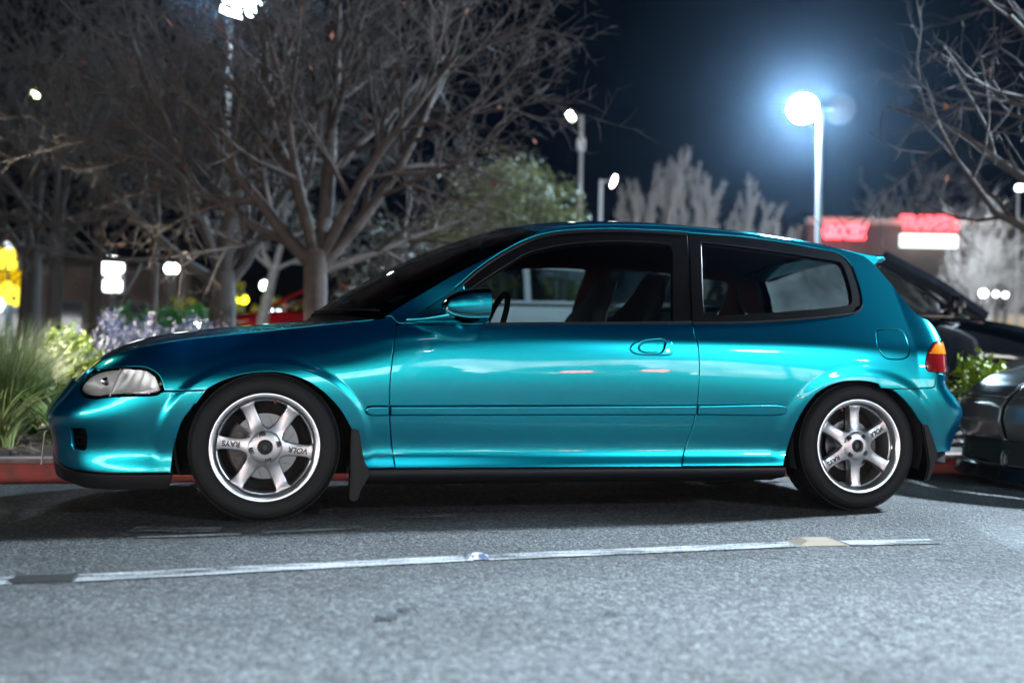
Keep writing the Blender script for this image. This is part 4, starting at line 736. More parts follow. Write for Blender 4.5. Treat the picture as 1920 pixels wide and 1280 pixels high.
leafy('ground_shrub', (-1.15, 2.3, .09), [((0, 0, .18), (.32, .25, .20)), ((-.35, .1, .15), (.3, .25, .2)), ((.3, .2, .22), (.25, .25, .22))], 2600, .022, leafm('low_leaf', (.10, .13, .02), (.06, .085, .015)), 'low yellow green plant in front of the lime shrub', seed=21)
def grass(pos, n, h, spread, lean, m, label, seed, w=.006, plume=None, name='ornamental_grass'):
    rg = np.random.default_rng(seed); t = empty(name, pos, 0, label, 'grass', None); V = []; F = []
    def blades(n, h, spread, lean, w):
        q = MB2(); Q = []
        for i in range(n):
            a = rg.random()*6.28; L = h*(.55+.6*rg.random()); b0 = np.array([math.cos(a), math.sin(a), 0])*spread*rg.random()**.6; d = np.array([math.cos(a+rg.normal(0, .5)), math.sin(a+rg.normal(0, .5)), 0])*lean*(.3+rg.random()); s = np.array([-math.sin(a), math.cos(a), 0])*w; prev = b0; pw = 1
            k_ = 5
            for j in range(1, k_+1):
                u = j/k_; p = b0+d*L*u**1.8+np.array([0, 0, L*(u-.28*lean*u**3)]); cw_ = 1-u**1.5*.9; Q.append([prev-s*pw, prev+s*pw, p+s*cw_, p-s*cw_]); prev = p; pw = cw_
        q.quads(Q); return q
    blades(n, h, spread, lean, w).build('blades', m, t)['kind'] = 'stuff'
    if plume:
        b = blades(plume[0], plume[1], spread*1.2, lean*.6, .0025); b.build('plumes', plume[2], t)['kind'] = 'stuff'
    return t
GR1 = leafm('grass_blade', (.10, .15, .02), (.06, .10, .015)); GR2 = leafm('pale_plume', (.13, .16, .06), (.10, .125, .05)); GR3 = leafm('straw_blade', (.20, .22, .07), (.12, .15, .04))
grass((-1.62, 2.25, .09), 900, .62, .16, .75, GR1, 'tall pale feathery grass clump at the left edge', 1, plume=(1700, .80, GR2))
grass((-1.95, 2.0, .08), 500, .5, .2, .8, GR1, 'tall grass clump cut by the left edge', 2, plume=(900, .8, GR2))
grass((-1.48, 1.45, .08), 130, .50, .09, 1.1, GR3, 'straw coloured arching grass tuft by the kerb at left', 3, w=.007)
grass((-1.18, 1.75, .08), 140, .42, .14, .9, GR1, 'small green grass tuft between kerb and headlamp', 4, w=.005)
grass((-1.05, 3.0, .12), 80, .62, .1, .45, GR1, 'few long grass blades standing before the lavender', 5, w=.004)
# litter of dry twigs on the bed
q = MB2(); rg = np.random.default_rng(3)
for i in range(420):
    x = rg.uniform(-2.4, -.6) if i < 260 else rg.uniform(3.4, 5.4); y = rg.uniform(1.12, 2.0); a = rg.random()*6.28; L = .05+.16*rg.random(); z = back_z(y)+.015; q.tube([(x, y, z), (x+math.cos(a)*L*.5, y+math.sin(a)*L*.5, z+.03*rg.random()), (x+math.cos(a)*L, y+math.sin(a)*L, z+.06*rg.random())], [.003, .0025, .0015], 3)
o = q.build('twig_litter', mat('dry_twig', (.15, .10, .06), .9), None); o['kind'] = 'stuff'
# shrubs, rock between the cars
leafy('shrub', (4.35, 1.38, .08), [((0, 0, .30), (.26, .2, .25)), ((.28, .05, .22), (.22, .2, .2))], 2600, .018, DGREEN, 'dark twiggy shrub between the two bumpers', seed=30)
leafy('shrub', (4.5, 1.55, .08), [((0, 0, .62), (.15, .12, .10)), ((.06, 0, .5), (.12, .1, .12))], 500, .022, LIME, 'yellow green sprig above the dark shrub between the bumpers', seed=31)
leafy('shrub', (5.25, 1.7, .08), [((0, 0, .48), (.3, .2, .22))], 900, .022, LIME, 'yellow green shrub above the bonnet of the grey car at the right edge', seed=32)
def rock(pos, s, seed, label):
    bm = bmesh.new(); bmesh.ops.create_icosphere(bm, subdivisions=3, radius=1); rg = np.random.default_rng(seed); dirs = rg.normal(0, 1, (9, 3)); dirs /= np.linalg.norm(dirs, axis=1, keepdims=True)
    for v in bm.verts:
        c = np.array(v.co); k = min(1.0, min(.78/max(1e-6, c@d) if c@d > .78 else 1 for d in dirs)); v.co = Vector((c[0]*s[0]*k, c[1]*s[1]*k, c[2]*s[2]*k))
    me = bpy.data.meshes.new('rock'); bm.to_mesh(me); bm.free(); me.materials.append(mat('rock', (.30, .29, .27), .85, noise=(20, (.18, .17, .16), .4, .6), bump=(50, .5, .01))); me.shade_smooth(); o = bpy.data.objects.new('rock', me); o.location = pos; link(o); tag(o, label, 'rock')
rock((4.28, 1.22, .10), (.09, .08, .07), 4, 'pale rock on the kerb edge behind the rear bumper')
rock((4.75, 1.3, .09), (.07, .07, .05), 6, 'small rock hidden beside the grey car bumper')
# ---------------------------------------------------------------- the teal hatchback
def cr_spline(P, step=.01, closed=True, ang=33):
    """smooth a traced outline between its corners and resample it"""
    P = np.array(P, float); n = len(P)
    def turn(i):
        a = P[i]-P[i-1]; b = P[(i+1) % n]-P[i]
        c = np.dot(a, b)/max(np.linalg.norm(a)*np.linalg.norm(b), 1e-12); return math.degrees(math.acos(max(-1, min(1, c))))
    corner = [turn(i) > ang if (closed or 0 < i < n-1) else True for i in range(n)]
    out = []
    m = n if closed else n-1
    for i in range(m):
        p1, p2 = P[i], P[(i+1) % n]
        p0 = P[i-1] if not corner[i] else 2*p1-p2
        p3 = P[(i+2) % n] if not corner[(i+1) % n] else 2*p2-p1
        if corner[i] and corner[(i+1) % n]: p0, p3 = 2*p1-p2, 2*p2-p1
        L = np.linalg.norm(p2-p1); k = max(1, int(round(L/step)))
        d1 = max(np.linalg.norm(p1-p0), 1e-6)**.5; d2 = max(L, 1e-6)**.5; d3 = max(np.linalg.norm(p3-p2), 1e-6)**.5
        m1 = (p1-p0)/d1-(p2-p0)/(d1+d2)+(p2-p1)/d2; m2 = (p2-p1)/d2-(p3-p1)/(d2+d3)+(p3-p2)/d3
        m1, m2 = m1*d2, m2*d2
        for j in range(k):
            t = j/k; out.append((2*t**3-3*t**2+1)*p1+(t**3-2*t**2+t)*m1+(-2*t**3+3*t**2)*p2+(t**3-t**2)*m2)
    if not closed: out.append(P[-1])
    return np.array(out)
def area2(P): x, y = P[:, 0], P[:, 1]; return np.sum(x*np.roll(y, -1)-np.roll(x, -1)*y)
def inset(P, d):
    """move a closed counter-clockwise outline inwards"""
    a = P-np.roll(P, 1, 0); b = np.roll(P, -1, 0)-P
    a /= np.maximum(np.linalg.norm(a, axis=1, keepdims=True), 1e-9); b /= np.maximum(np.linalg.norm(b, axis=1, keepdims=True), 1e-9)
    na = np.stack([-a[:, 1], a[:, 0]], 1); nb = np.stack([-b[:, 1], b[:, 0]], 1)
    s = na+nb; s /= np.maximum((s*s).sum(1, keepdims=True)/2, .5)
    return P+s*d
def inside(Q, P):
    x, y = Q[:, 0:1], Q[:, 1:2]; x1, y1 = P[:, 0][None], P[:, 1][None]; x2, y2 = np.roll(P[:, 0], -1)[None], np.roll(P[:, 1], -1)[None]
    c = ((y1 > y) != (y2 > y)) & (x < (x2-x1)*(y-y1)/np.where(y2 == y1, 1e-12, y2-y1)+x1)
    return c.sum(1) % 2 == 1
def seg_dist(Q, P):
    A = P[None]; B = np.roll(P, -1, 0)[None]; d = B-A; q = Q[:, None]
    t = np.clip(((q-A)*d).sum(-1)/np.maximum((d*d).sum(-1), 1e-12), 0, 1)
    return np.linalg.norm(q-A-d*t[..., None], axis=-1).min(1)
def panel(name, outline, m, parent, holes=(), fn=side, gap=.0016, roll=.0022, deep=.014, grid=.02, off=0.0, smooth=True, closed_back=False, step=.01, both=True, label=None):
    """cut a panel out of the body surface, with rolled edges; the far side gets its mirror image"""
    loops = []
    for k, L in enumerate([outline]+list(holes)):
        P = cr_spline(L, step) if smooth else np.array(L, float)
        keep = np.linalg.norm(P-np.roll(P, 1, 0), axis=1) > 1e-4; P = P[keep]
        if area2(P) < 0: P = P[::-1]
        if k: P = P[::-1]
        loops.append(P)
    rings = [(inset(P, gap+roll), inset(P, gap+roll*.3), inset(P, gap)) for P in loops]
    lo, hi = loops[0].min(0), loops[0].max(0)
    gx, gy = np.meshgrid(np.arange(lo[0], hi[0], grid), np.arange(lo[1], hi[1], grid)); Q = np.stack([gx.ravel(), gy.ravel()], 1)
    if fn is side:      # finer rings of points where the arch flares turn
        for xc, zc_, ax_, az_ in ARCH:
            if lo[0] < xc+.45 and hi[0] > xc-.45:
                e_ = np.hypot((Q[:, 0]-xc)/ax_, (Q[:, 1]-zc_)/az_); Q = Q[(e_ > 1.26) | (e_ < .98)]
                rr, tt = np.meshgrid(np.arange(.99, 1.255, .022), np.linspace(0, 2*math.pi, 210, endpoint=False)); Q = np.vstack([Q, np.stack([xc+ax_*(rr*np.cos(tt+rr*40)).ravel(), zc_+az_*(rr*np.sin(tt+rr*40)).ravel()], 1)])
    ok = inside(Q, rings[0][0])
    for r in rings[1:]: ok &= ~inside(Q, r[0][::-1])
    Q = Q[ok]
    for r in rings: Q = Q[seg_dist(Q, r[0]) > min(grid*.35, .005)] if len(Q) else Q
    B = np.vstack([r[0] for r in rings]); pts = np.vstack([B, Q]); edges = []; n0 = 0
    for r in rings: k = len(r[0]); edges += [(n0+i, n0+(i+1) % k) for i in range(k)]; n0 += k
    vo, eo, fo, ov, oe, of = delaunay_2d_cdt([Vector(p) for p in pts], edges, [], 0, 1e-7)
    uv = np.array([tuple(v) for v in vo]); F = np.array([f for f in fo if len(f) == 3]); c = uv[F].mean(1)
    ok = inside(c, rings[0][0])
    for r in rings[1:]: ok &= ~inside(c, r[0][::-1])
    F = F[ok]; newof = {}
    for i, src in enumerate(ov):
        for s_ in src: newof[s_] = i
    e = fn(uv[:, 0], uv[:, 1]); N = normal(fn, uv[:, 0], uv[:, 1]); V = e+N*off
    # orient
    t = V[F]; fnm = np.cross(t[:, 1]-t[:, 0], t[:, 2]-t[:, 0]); flip = (fnm*N[F[:, 0]]).sum(1) < 0; F[flip] = F[flip][:, ::-1]
    V = list(V); NN = list(N); F = [tuple(f) for f in F]; n0 = 0
    for r in rings:
        k = len(r[0]); prev = [newof[n0+i] for i in range(k)]; n0 += k
        s0 = fn(r[0][:, 0], r[0][:, 1]); s2 = fn(r[2][:, 0], r[2][:, 1]); nr = normal(fn, r[2][:, 0], r[2][:, 1]); out = s2-s0; out /= np.maximum(np.linalg.norm(out, axis=1, keepdims=True), 1e-9)
        s1 = fn(r[1][:, 0], r[1][:, 1])
        for P3, N3 in ((s1+nr*(off-roll*.3), nr*.7+out*.7), (s2+nr*(off-roll), out*.95+nr*.3), (s2+nr*(off-deep), out)):
            cur = []
            for i in range(k): cur.append(len(V)); V.append(P3[i]); NN.append(N3[i]/np.linalg.norm(N3[i]))
            for i in range(k):
                j = (i+1) % k; f = (prev[i], cur[i], cur[j], prev[j])
                v = [np.array(V[q]) for q in f]; g = np.cross(v[2]-v[0], v[3]-v[1])
                if np.dot(g, NN[cur[i]]+NN[prev[i]]) < 0: f = f[::-1]
                F.append(f)
            prev = cur
    V = np.array(V); NN = np.array(NN)
    o = mesh_obj(name, V, F, m, parent, normals=NN)
    if label: o['label'] = label
    o2 = None
    if both:
        o2 = mesh_obj(name, V*[1, -1, 1], [f[::-1] for f in F], m, parent if parent is None or parent.type == 'EMPTY' else TWIN.get(parent.name, parent), normals=NN*[1, -1, 1])
        TWIN[o.name] = o2
    return o
TWIN = {}
def liner(name, outline, m, parent, holes=(), off=-.02, grid=.05):
    """plain dark skin just inside the body"""
    P = cr_spline(outline, .03); P = P if area2(P) > 0 else P[::-1]; H = [cr_spline(h, .03) for h in holes]
    lo, hi = P.min(0), P.max(0); gx, gy = np.meshgrid(np.arange(lo[0], hi[0], grid), np.arange(lo[1], hi[1], grid)); Q = np.stack([gx.ravel(), gy.ravel()], 1)
    Q = Q[inside(Q, P)]; pts = [P]+H+[Q]; edges = []; n0 = 0
    for L in [P]+H: k = len(L); edges += [(n0+i, n0+(i+1) % k) for i in range(k)]; n0 += k
    vo, eo, fo, *_ = delaunay_2d_cdt([Vector(p) for p in np.vstack(pts)], edges, [], 0, 1e-6)
    uv = np.array([tuple(v) for v in vo]); F = np.array([f for f in fo if len(f) == 3]); c = uv[F].mean(1); ok = inside(c, P)
    for h in H: ok &= ~inside(c, h)
    V = side(uv[:, 0], uv[:, 1])+normal(side, uv[:, 0], uv[:, 1])*off
    F = [tuple(f) for f in F[ok]]; n = len(V)
    return mesh_obj(name, np.vstack([V, V*[1, -1, 1]]), F+[tuple(i+n for i in f[::-1]) for f in F], m, parent)

car = empty('parked_car', (0, 0, 0), 0, 'teal two-door hatchback with silver six-spoke wheels parked along the kerb', 'car')
PT = M['paint']
rev = lambda L: list(L)[::-1]
HL = T['headlight']
# --- front bumper (wraps round the nose to the middle of the car)
NB = -.8799
arch = T['arch_f']
i_top = min(range(len(arch)), key=lambda i: abs(arch[i][0]-T['bump_top'][-1][0])+abs(arch[i][1]-T['bump_top'][-1][1]))
low_light = sorted([p for p in HL[12:]], key=lambda p: p[0])           # lower edge of the lamp, from the nose backwards
bumper_out = [(NB, .535), (-.72, .532), (-.662, .526)]+[(p[0], p[1]-.004) for p in low_light]+T['bump_top']+[(arch[i_top-1][0], arch[i_top-1][1])]+rev(arch[:i_top-1])+T['bump_bot']+[(-.74, .215), (NB, .22)]
front_intake = [(-.8775, .27), (-.8775, .375), (-.76, .375), (-.735, .36), (-.735, .285), (-.76, .27)]
panel('front_bumper', bumper_out, PT, car, holes=[T['duct'], front_intake])
panel('front_lip', [(p[0], p[1]-.004) for p in rev(T['bump_bot'])]+T['lip_bot'][:1]+T['lip_bot'][1:]+[(-.72, .145), (NB, .15), (NB, .216), (-.74, .211)], M['black'], car, off=.004, deep=.03)
# brake duct and intake behind the openings
def recess(name, outline, depth, m, parent, grow=.004):
    P = cr_spline(outline, .012); P = P if area2(P) > 0 else P[::-1]; P = inset(P, -grow)
    s = side(P[:, 0], P[:, 1]); n = normal(side, P[:, 0], P[:, 1]); nm = n.mean(0); nm /= np.linalg.norm(nm); a = s-n*.004; b = s-nm*depth; k = len(P)
    V = np.vstack([a, b, b.mean(0)[None]]); F = [(i, (i+1) % k, k+(i+1) % k, k+i) for i in range(k)]+[(k+i, k+(i+1) % k, 2*k) for i in range(k)]
    F2 = [tuple(q+2*k+1 for q in f[::-1]) for f in F]
    return mesh_obj(name, np.vstack([V, V*[1, -1, 1]]), F+F2, m, parent, sharp=30)
duct = recess('brake_duct', T['duct'], .05, M['black'], car)
intake = recess('air_intake', front_intake, .04, M['black'], car)
slat = MB()
for zf in (.292, .318):
    for sy in (1, -1):
        q = side(np.array([-.603, -.575, -.545]), np.full(3, zf)); slat.tube([(p[0]+.012, (p[1]+.012)*sy, p[2]) for p in q], .0035, 6)
slat.build('slat', M['trim'], duct)
# --- wing
light_top = HL[4:11]       # front top to rear
fender_out = T['hood_seam'][3:]+[T['vpil'][3], T['vpil'][2]]+T['seam_f'][1:]+[T['skirt_top'][0], (.374, .203), (.366, .26), (.352, .32)]+rev(arch)[0:len(arch)-i_top+1]+[T['bump_top'][-1], T['bump_top'][1], (T['bump_top'][0][0]+.004, T['bump_top'][0][1]+.002)]+[(p[0]+.002, p[1]+.003) for p in rev(HL[3:10])]
fender = panel('fender', fender_out, PT, car, grid=.016)
# --- door
door_out = T['seam_f'][:]+[T['skirt_top'][1]]+T['skirt_top'][2:4]+rev(T['seam_r'])[1:]+rev(T['belt_d'])[1:]
door_out[0] = (T['seam_f'][0][0]+.001, T['seam_f'][0][1])
door = panel('door', door_out, PT, car)
# --- body side: screen pillar, roof rail, rear quarter in one pressing
tl = T['tail']; sr = T['seam_r']; qw = T['qwin']; df = T['doorframe']
quarter_out = [T['vpil'][4]]+T['apillar'][1:]+T['jroof']+T['jhatch'][:]+[tl[1], tl[2], tl[3], tl[4], tl[5], tl[6], tl[7]]+rev(T['rb_seam'])+[(2.655, .5475)]+rev([p for p in T['arch_r'] if p[0] < 2.65])+[T['skirt_top'][4]]+rev(sr)[:]+rev(qw[:22])[0:]+[(df[-1][0]-.002, df[-1][1])]+rev(df)[1:]+T['vpil'][1:4]
quarter = panel('quarter_panel', quarter_out, PT, car, holes=[T['fueldoor']], grid=.018)
panel('fuel_door', T['fueldoor'], PT, car, both=False)
mesh_fd = T['fueldoor']
# the other side has no filler flap: close the mirrored opening with a plain panel
P_ = None
far_patch = panel('side_patch', T['fueldoor'], PT, None, both=False, gap=.0)
far_patch.data.transform(Matrix.Scale(-1, 4, (0, 1, 0))); far_patch.data.flip_normals(); far_patch.parent = car
# --- tail lamp: amber over red, wraps the corner
tl_right = [(3.13, .63), (3.14, .765)]
zs = .705
def cutpoly(P, z0, keep_top):
    out = []
    n = len(P)
    for i in range(n):
        p, q = P[i], P[(i+1) % n]
        a, b = (p[1] >= z0) == keep_top, (q[1] >= z0) == keep_top
        if a: out.append(p)
        if a != b: t = (z0-p[1])/(q[1]-p[1]); out.append((p[0]+(q[0]-p[0])*t, z0))
    return out
tail_poly = tl[1:8]+[(3.06, .622), (3.14, .63), (3.14, .775)]
tlo = panel('tail_light', tail_poly, M['redlens'], car, gap=.002, deep=.03, off=.002)
tail_in = [tuple(p) for p in inset(np.array(tail_poly if area2(np.array(tail_poly)) > 0 else rev(tail_poly)), .009)]
panel('turn_signal', cutpoly(tail_in, .706, True), M['amber'], tlo, gap=.0, deep=.008, off=.0042)
# --- rear bumper and tail panel
rb = T['rb_seam']
rb_out = rb+[(3.0, .6185), (3.06, .616), (3.3195, .612), (3.3195, .262), (3.15, .258)]+rev(T['rb_bot'])+rev([p for p in T['arch_r'] if p[0] > 2.70])
panel('rear_bumper', rb_out, PT, car)
panel('rear_valance', [(2.96, .252), (3.0, .254), (3.3195, .258), (3.3195, .205), (3.05, .205), (2.97, .225)], M['black'], car, off=-.02, deep=.03)
panel('tailgate', [(3.065, .778), (3.143, .778), (3.143, .622), (3.3195, .617), (3.3195, .80), (3.10, .80)], PT, car)
# --- bonnet, screen, roof, rear screen: lofts between an edge on the body side and the middle of the car
def curve3(az): a = np.array(az); return side(a[:, 0], a[:, 1])
def loft(name, E, C, k, m, parent, nt=26, ns=None, kx=2.0, drop=0.0, both_halves=True, edge=.012):
    """E edge curve, C centre curve (same count): swept cross curves, both halves in one mesh"""
    E = np.array(E, float); C = np.array(C, float)
    rows = []
    for e, c in zip(E, C):
        t = 1-np.linspace(0, 1, nt)[::-1]**1.5; t = t[::-1] if t[0] > t[-1] else t
        t = np.linspace(0, 1, nt)**1.4
        y = e[1]*(1-t); x = e[0]+(c[0]-e[0])*(1-(1-t)**kx); z = e[2]+(c[2]-e[2])*(1-(1-t)**k)
        half = np.stack([x, y, z], 1); rows.append(np.vstack([half, (half*[1, -1, 1])[::-1][1:]]))
    G = np.array(rows); a, b = G.shape[:2]
    V = G.reshape(-1, 3); F = [(i*b+j, (i+1)*b+j, (i+1)*b+j+1, i*b+j+1) for i in range(a-1) for j in range(b-1)]
    v = V[list(F[len(F)//2])]
    if np.cross(v[1]-v[0], v[2]-v[0])[2] < 0: F = [f[::-1] for f in F]
    # turned-down rim
    du = np.gradient(G, axis=0); dv = np.gradient(G, axis=1); N = np.cross(dv, du); N /= np.maximum(np.linalg.norm(N, axis=2, keepdims=True), 1e-9)
    if N[a//2, b//2, 2] < 0: N = -N
    rim = [(0, j) for j in range(b)]+[(i, b-1) for i in range(1, a)]+[(a-1, j) for j in range(b-2, -1, -1)]+[(i, 0) for i in range(a-2, 0, -1)]
    n0 = len(V); V = np.vstack([V, np.array([G[i, j]-N[i, j]*edge for i, j in rim])]); k_ = len(rim)
    for q in range(k_):
        i, j = rim[q]; i2, j2 = rim[(q+1) % k_]; F.append((i*b+j, i2*b+j2, n0+(q+1) % k_, n0+q))
    return mesh_obj(name, V, F, m, parent, sharp=50)
def resample(P, n):
    P = np.array(P, float); d = np.r_[0, np.cumsum(np.linalg.norm(np.diff(P, axis=0), axis=1))]; s = np.linspace(0, d[-1], n)
    return np.stack([np.interp(s, d, P[:, k]) for k in range(P.shape[1])], 1)
hs = cr_spline(T['hood_seam'][:13], .02, closed=False)
hood_E = resample(side(hs[:, 0], hs[:, 1]), 60); hood_E[:, 1] += .003; hood_E[:, 2] += .001
sx = hood_E[:, 0]
cx_ = np.interp(np.linspace(0, 1, 60), [0, .07, .16, 1], [-.813, -.757, -.645, .13])
hood_C = np.stack([cx_, np.zeros(60), Spl(*HOODC)(cx_)], 1)
hood = loft('hood', hood_E, hood_C, 2.6, PT, car)
ap = cr_spline(T['apillar'], .03, closed=False)
scr_E = resample(side(ap[:, 0], ap[:, 1])+normal(side, ap[:, 0], ap[:, 1])*-.003, 30); scr_E[:, 1] += .004
s_ = np.linspace(0, 1, 30)
scr_C = np.stack([.19+(1.03-.19)*s_, 0*s_, .835+(1.262-.835)*s_+.045*np.sin(np.pi*s_)], 1)
windscreen = loft('windshield', scr_E, scr_C, 2.2, M['glass'], car, edge=.004)
rj = cr_spline(T['jroof'][:11], .03, closed=False)
roof_E = resample(np.vstack([side(ap[-1:, 0], ap[-1:, 1]), side(rj[:, 0], rj[:, 1])]), 50); roof_E[:, 1] += .0015
rx = np.linspace(1.035, 2.86, 50)
roof_C = np.stack([rx, 0*rx, Spl(*ROOFC)(rx)], 1)
roof = loft('roof', roof_E, roof_C, 2.4, PT, car)
# --- cowl, roof spoiler, rear screen
cowl_C = scr_C[0]+np.array([-.0, 0, -.004])
hr_E, hr_C = hood_E[-1], hood_C[-1]
def cross(e, c, k, nt=30, kx=2.0):
    t = np.linspace(0, 1, nt); return np.stack([e[0]+(c[0]-e[0])*(1-(1-t)**kx), e[1]*(1-t), e[2]+(c[2]-e[2])*(1-(1-t)**k)], 1)
A = cross(hr_E+np.array([.006, 0, -.006]), hr_C+np.array([.006, 0, -.008]), 2.6); B = cross(scr_E[0]+np.array([.01, .002, -.002]), scr_C[0]+np.array([.01, 0, -.002]), 2.2)
cw = MB()
for s in (1, -1):
    cw.grid([[p*[1, s, 1] for p in A], [p*[1, s, 1] for p in (A+B)/2+[0, 0, -.006]], [p*[1, s, 1] for p in B]])
cw.build('cowl', M['black'], car)
wp = MB()
wp.tube([(.20, -.30, .838), (.32, -.52, .842), (.44, -.69, .835)], .005, 6)
wp.build('wiper', M['black'], car)
fr = MB()       # black band baked into the screen edge, a hair under the glass
for s in (1, -1):
    for a_, b_ in ((0, 2),):
        pass
    rows = []
    for i in range(30):
        c_ = cross(scr_E[i], scr_C[i], 2.2, 60)
        rows.append([(c_[j]-np.array([-.002, 0, .004]))*[1, s, 1] for j in range(0, 5)])
    fr.grid(rows)
    fr.grid([[(cross(scr_E[i], scr_C[i], 2.2, 30)[j]-np.array([-.002, 0, .004]))*[1, s, 1] for j in range(30)] for i in (0, 1, 2)])
    fr.grid([[(cross(scr_E[i], scr_C[i], 2.2, 30)[j]-np.array([-.002, 0, .004]))*[1, s, 1] for j in range(30)] for i in (27, 28, 29)])
fr.build('screen_border', M['trim'], windscreen)
st = MB(); p0 = cross(scr_E[8], scr_C[8], 2.2, 60)
q0, q1 = cross(scr_E[7], scr_C[7], 2.2, 60)[6], cross(scr_E[9], scr_C[9], 2.2, 60)[9]
st.grid([[cross(scr_E[i], scr_C[i], 2.2, 60)[j]-np.array([0, 0, .006]) for j in (5, 7, 9)] for i in (4, 5, 6)])
st.build('windshield_sticker', mat('sticker', (.45, .62, .60), .5), windscreen)
# rear screen: edge on the quarter panel, middle bulging backwards
jh = cr_spline(T['jroof'][10:]+T['jhatch'], .02, closed=False); hE = resample(side(jh[:, 0], jh[:, 1]), 26); hE[:, 1] += .004; hE[:, 0] -= .002
s_ = np.linspace(0, 1, 26)
hC = np.stack([2.875+(3.165-2.875)*s_+.03*np.sin(np.pi*s_), 0*s_, 1.232+(.80-1.232)*s_+.02*np.sin(np.pi*s_)], 1)
loft('hatch_glass', hE[2:20], hC[2:20], 2.2, M['dusty'], car, edge=.004)
hf = MB()
for s in (1, -1):
    hf.grid([[(cross(hE[i], hC[i], 2.2, 40)[j]-np.array([.004, 0, .003]))*[1, s, 1] for j in range(0, 4)] for i in range(26)])
hf.build('hatch_border', M['trim'], car)
loft('hatch', hE[19:], hC[19:], 2.2, PT, car)
sp = MB()       # lip spoiler along the top of the hatch, flush with the roof and the rear pillars
rows = []
for y in np.linspace(-.552, .552, 45):
    u = abs(y)/.552; dx = .055*(1-u**2); dz = .052*(1-u**2.3); k = 1-.25*max(0, (u-.9)/.1)**2
    rows.append([(2.66+(x-2.66)*k+dx, y+math.copysign(.006, -y)*max(0, (x-2.75)/.2), z+dz) for x, z in ((2.62, 1.199), (2.74, 1.1835), (2.81, 1.1765), (2.86, 1.1735), (2.888, 1.1705), (2.898, 1.163), (2.892, 1.150), (2.878, 1.138), (2.852, 1.127), (2.79, 1.124), (2.70, 1.15))])
sp.grid(rows); sp.F.append(tuple(range(11))); sp.F.append(tuple(44*11+k for k in range(10, -1, -1)))
sp.build('roof_spoiler', PT, car, sharp=60)
# --- door furniture
def tw(o): return TWIN.get(o.name, car)
frame_out = df[:]+[(df[-1][0]-.0015, df[-1][1])]+[(qw[22][0]-.003, qw[22][1]), (sr[0][0]-.001, .812)]+rev(T['belt_d'])[1:]+[T['belt_d'][0]]
gd = T['glass_d']
sail = [df[0], df[1], df[2], (df[2][0]+.03, df[2][1]+.005), gd[3], gd[2], gd[1], (gd[0][0]-.006, gd[0][1]), T['belt_d'][0]]
frame_out2 = df[2:]+[(qw[22][0]-.003, qw[22][1]), (sr[0][0]-.001, .8155)]+rev(T['belt_d'])[1:-1]+[(gd[0][0]-.003, T['belt_d'][1][1]), (gd[0][0]-.003, gd[0][1]), (gd[1][0]-.004, gd[1][1]), (gd[2][0]-.004, gd[2][1]+.002), (gd[3][0]-.012, gd[3][1]+.004)]
wf = panel('window_frame', frame_out2, M['trim'], door, holes=[gd], gap=.001, off=-.004, deep=.03)
panel('window_pane', gd, M['glass'], door, gap=-.004, roll=.001, deep=.002, off=-.014)
panel('mirror_base', sail, PT, door, off=.002, gap=.0004)
qf = panel('quarter_window', qw, M['trim'], car, holes=[T['qglass']], gap=.001, off=-.003)
panel('pane', T['qglass'], M['tint'], qf, gap=-.003, roll=.0008, deep=.002, off=-.005)
# rubber strips
def strip(name, az, r, m, parent, off=.001):
    P = cr_spline(az, .02, closed=False); c = side(P[:, 0], P[:, 1])+normal(side, P[:, 0], P[:, 1])*off
    b = MB(); b.tube([tuple(p) for p in c], r, 6); b.build(name, m, parent)
    b = MB(); b.tube([tuple(p*[1, -1, 1]) for p in c], r, 6); b.build(name, m, tw(parent))
strip('weather_strip', [(p[0], p[1]-.008) for p in df[1:]], .006, M['black'], door, -.003)
strip('belt_strip', [(p[0], p[1]-.002) for p in T['belt_d'][:]], .006, M['black'], door, .0)
strip('belt_strip', [(p[0], p[1]-.003) for p in rev(qw[13:22])], .005, M['black'], quarter, -.001)
# side mouldings in three pieces
mo = T['mould']
zt = lambda a: np.interp(a, [mo[3][0], mo[6][0]], [mo[3][1], mo[6][1]]); zb = lambda a: np.interp(a, [mo[14][0], mo[12][0]], [mo[14][1], mo[12][1]])
sa = np.interp(.44, [p[1] for p in T['seam_f']][::-1], [p[0] for p in T['seam_f']][::-1]); sb = np.interp(.44, [p[1] for p in sr][::-1], [p[0] for p in sr][::-1])
kw = dict(gap=.0006, roll=.0095, off=.019, deep=.026)
panel('side_moulding', [mo[0], mo[1], mo[2], (sa-.0015, zt(sa)), (sa-.0015, zb(sa)), mo[15], mo[16]], PT, fender, **kw)
panel('side_moulding', [(sa+.002, zt(sa)), (.9, zt(.9)), (1.4, zt(1.4)), (sb-.002, zt(sb)), (sb-.002, zb(sb)), (1.4, zb(1.4)), (.9, zb(.9)), (sa+.002, zb(sa))], PT, door, **kw)
panel('side_moulding', [(sb+.002, zt(sb)), mo[7], mo[8], mo[9], mo[10], mo[11], (sb+.002, zb(sb))], PT, quarter, **kw)
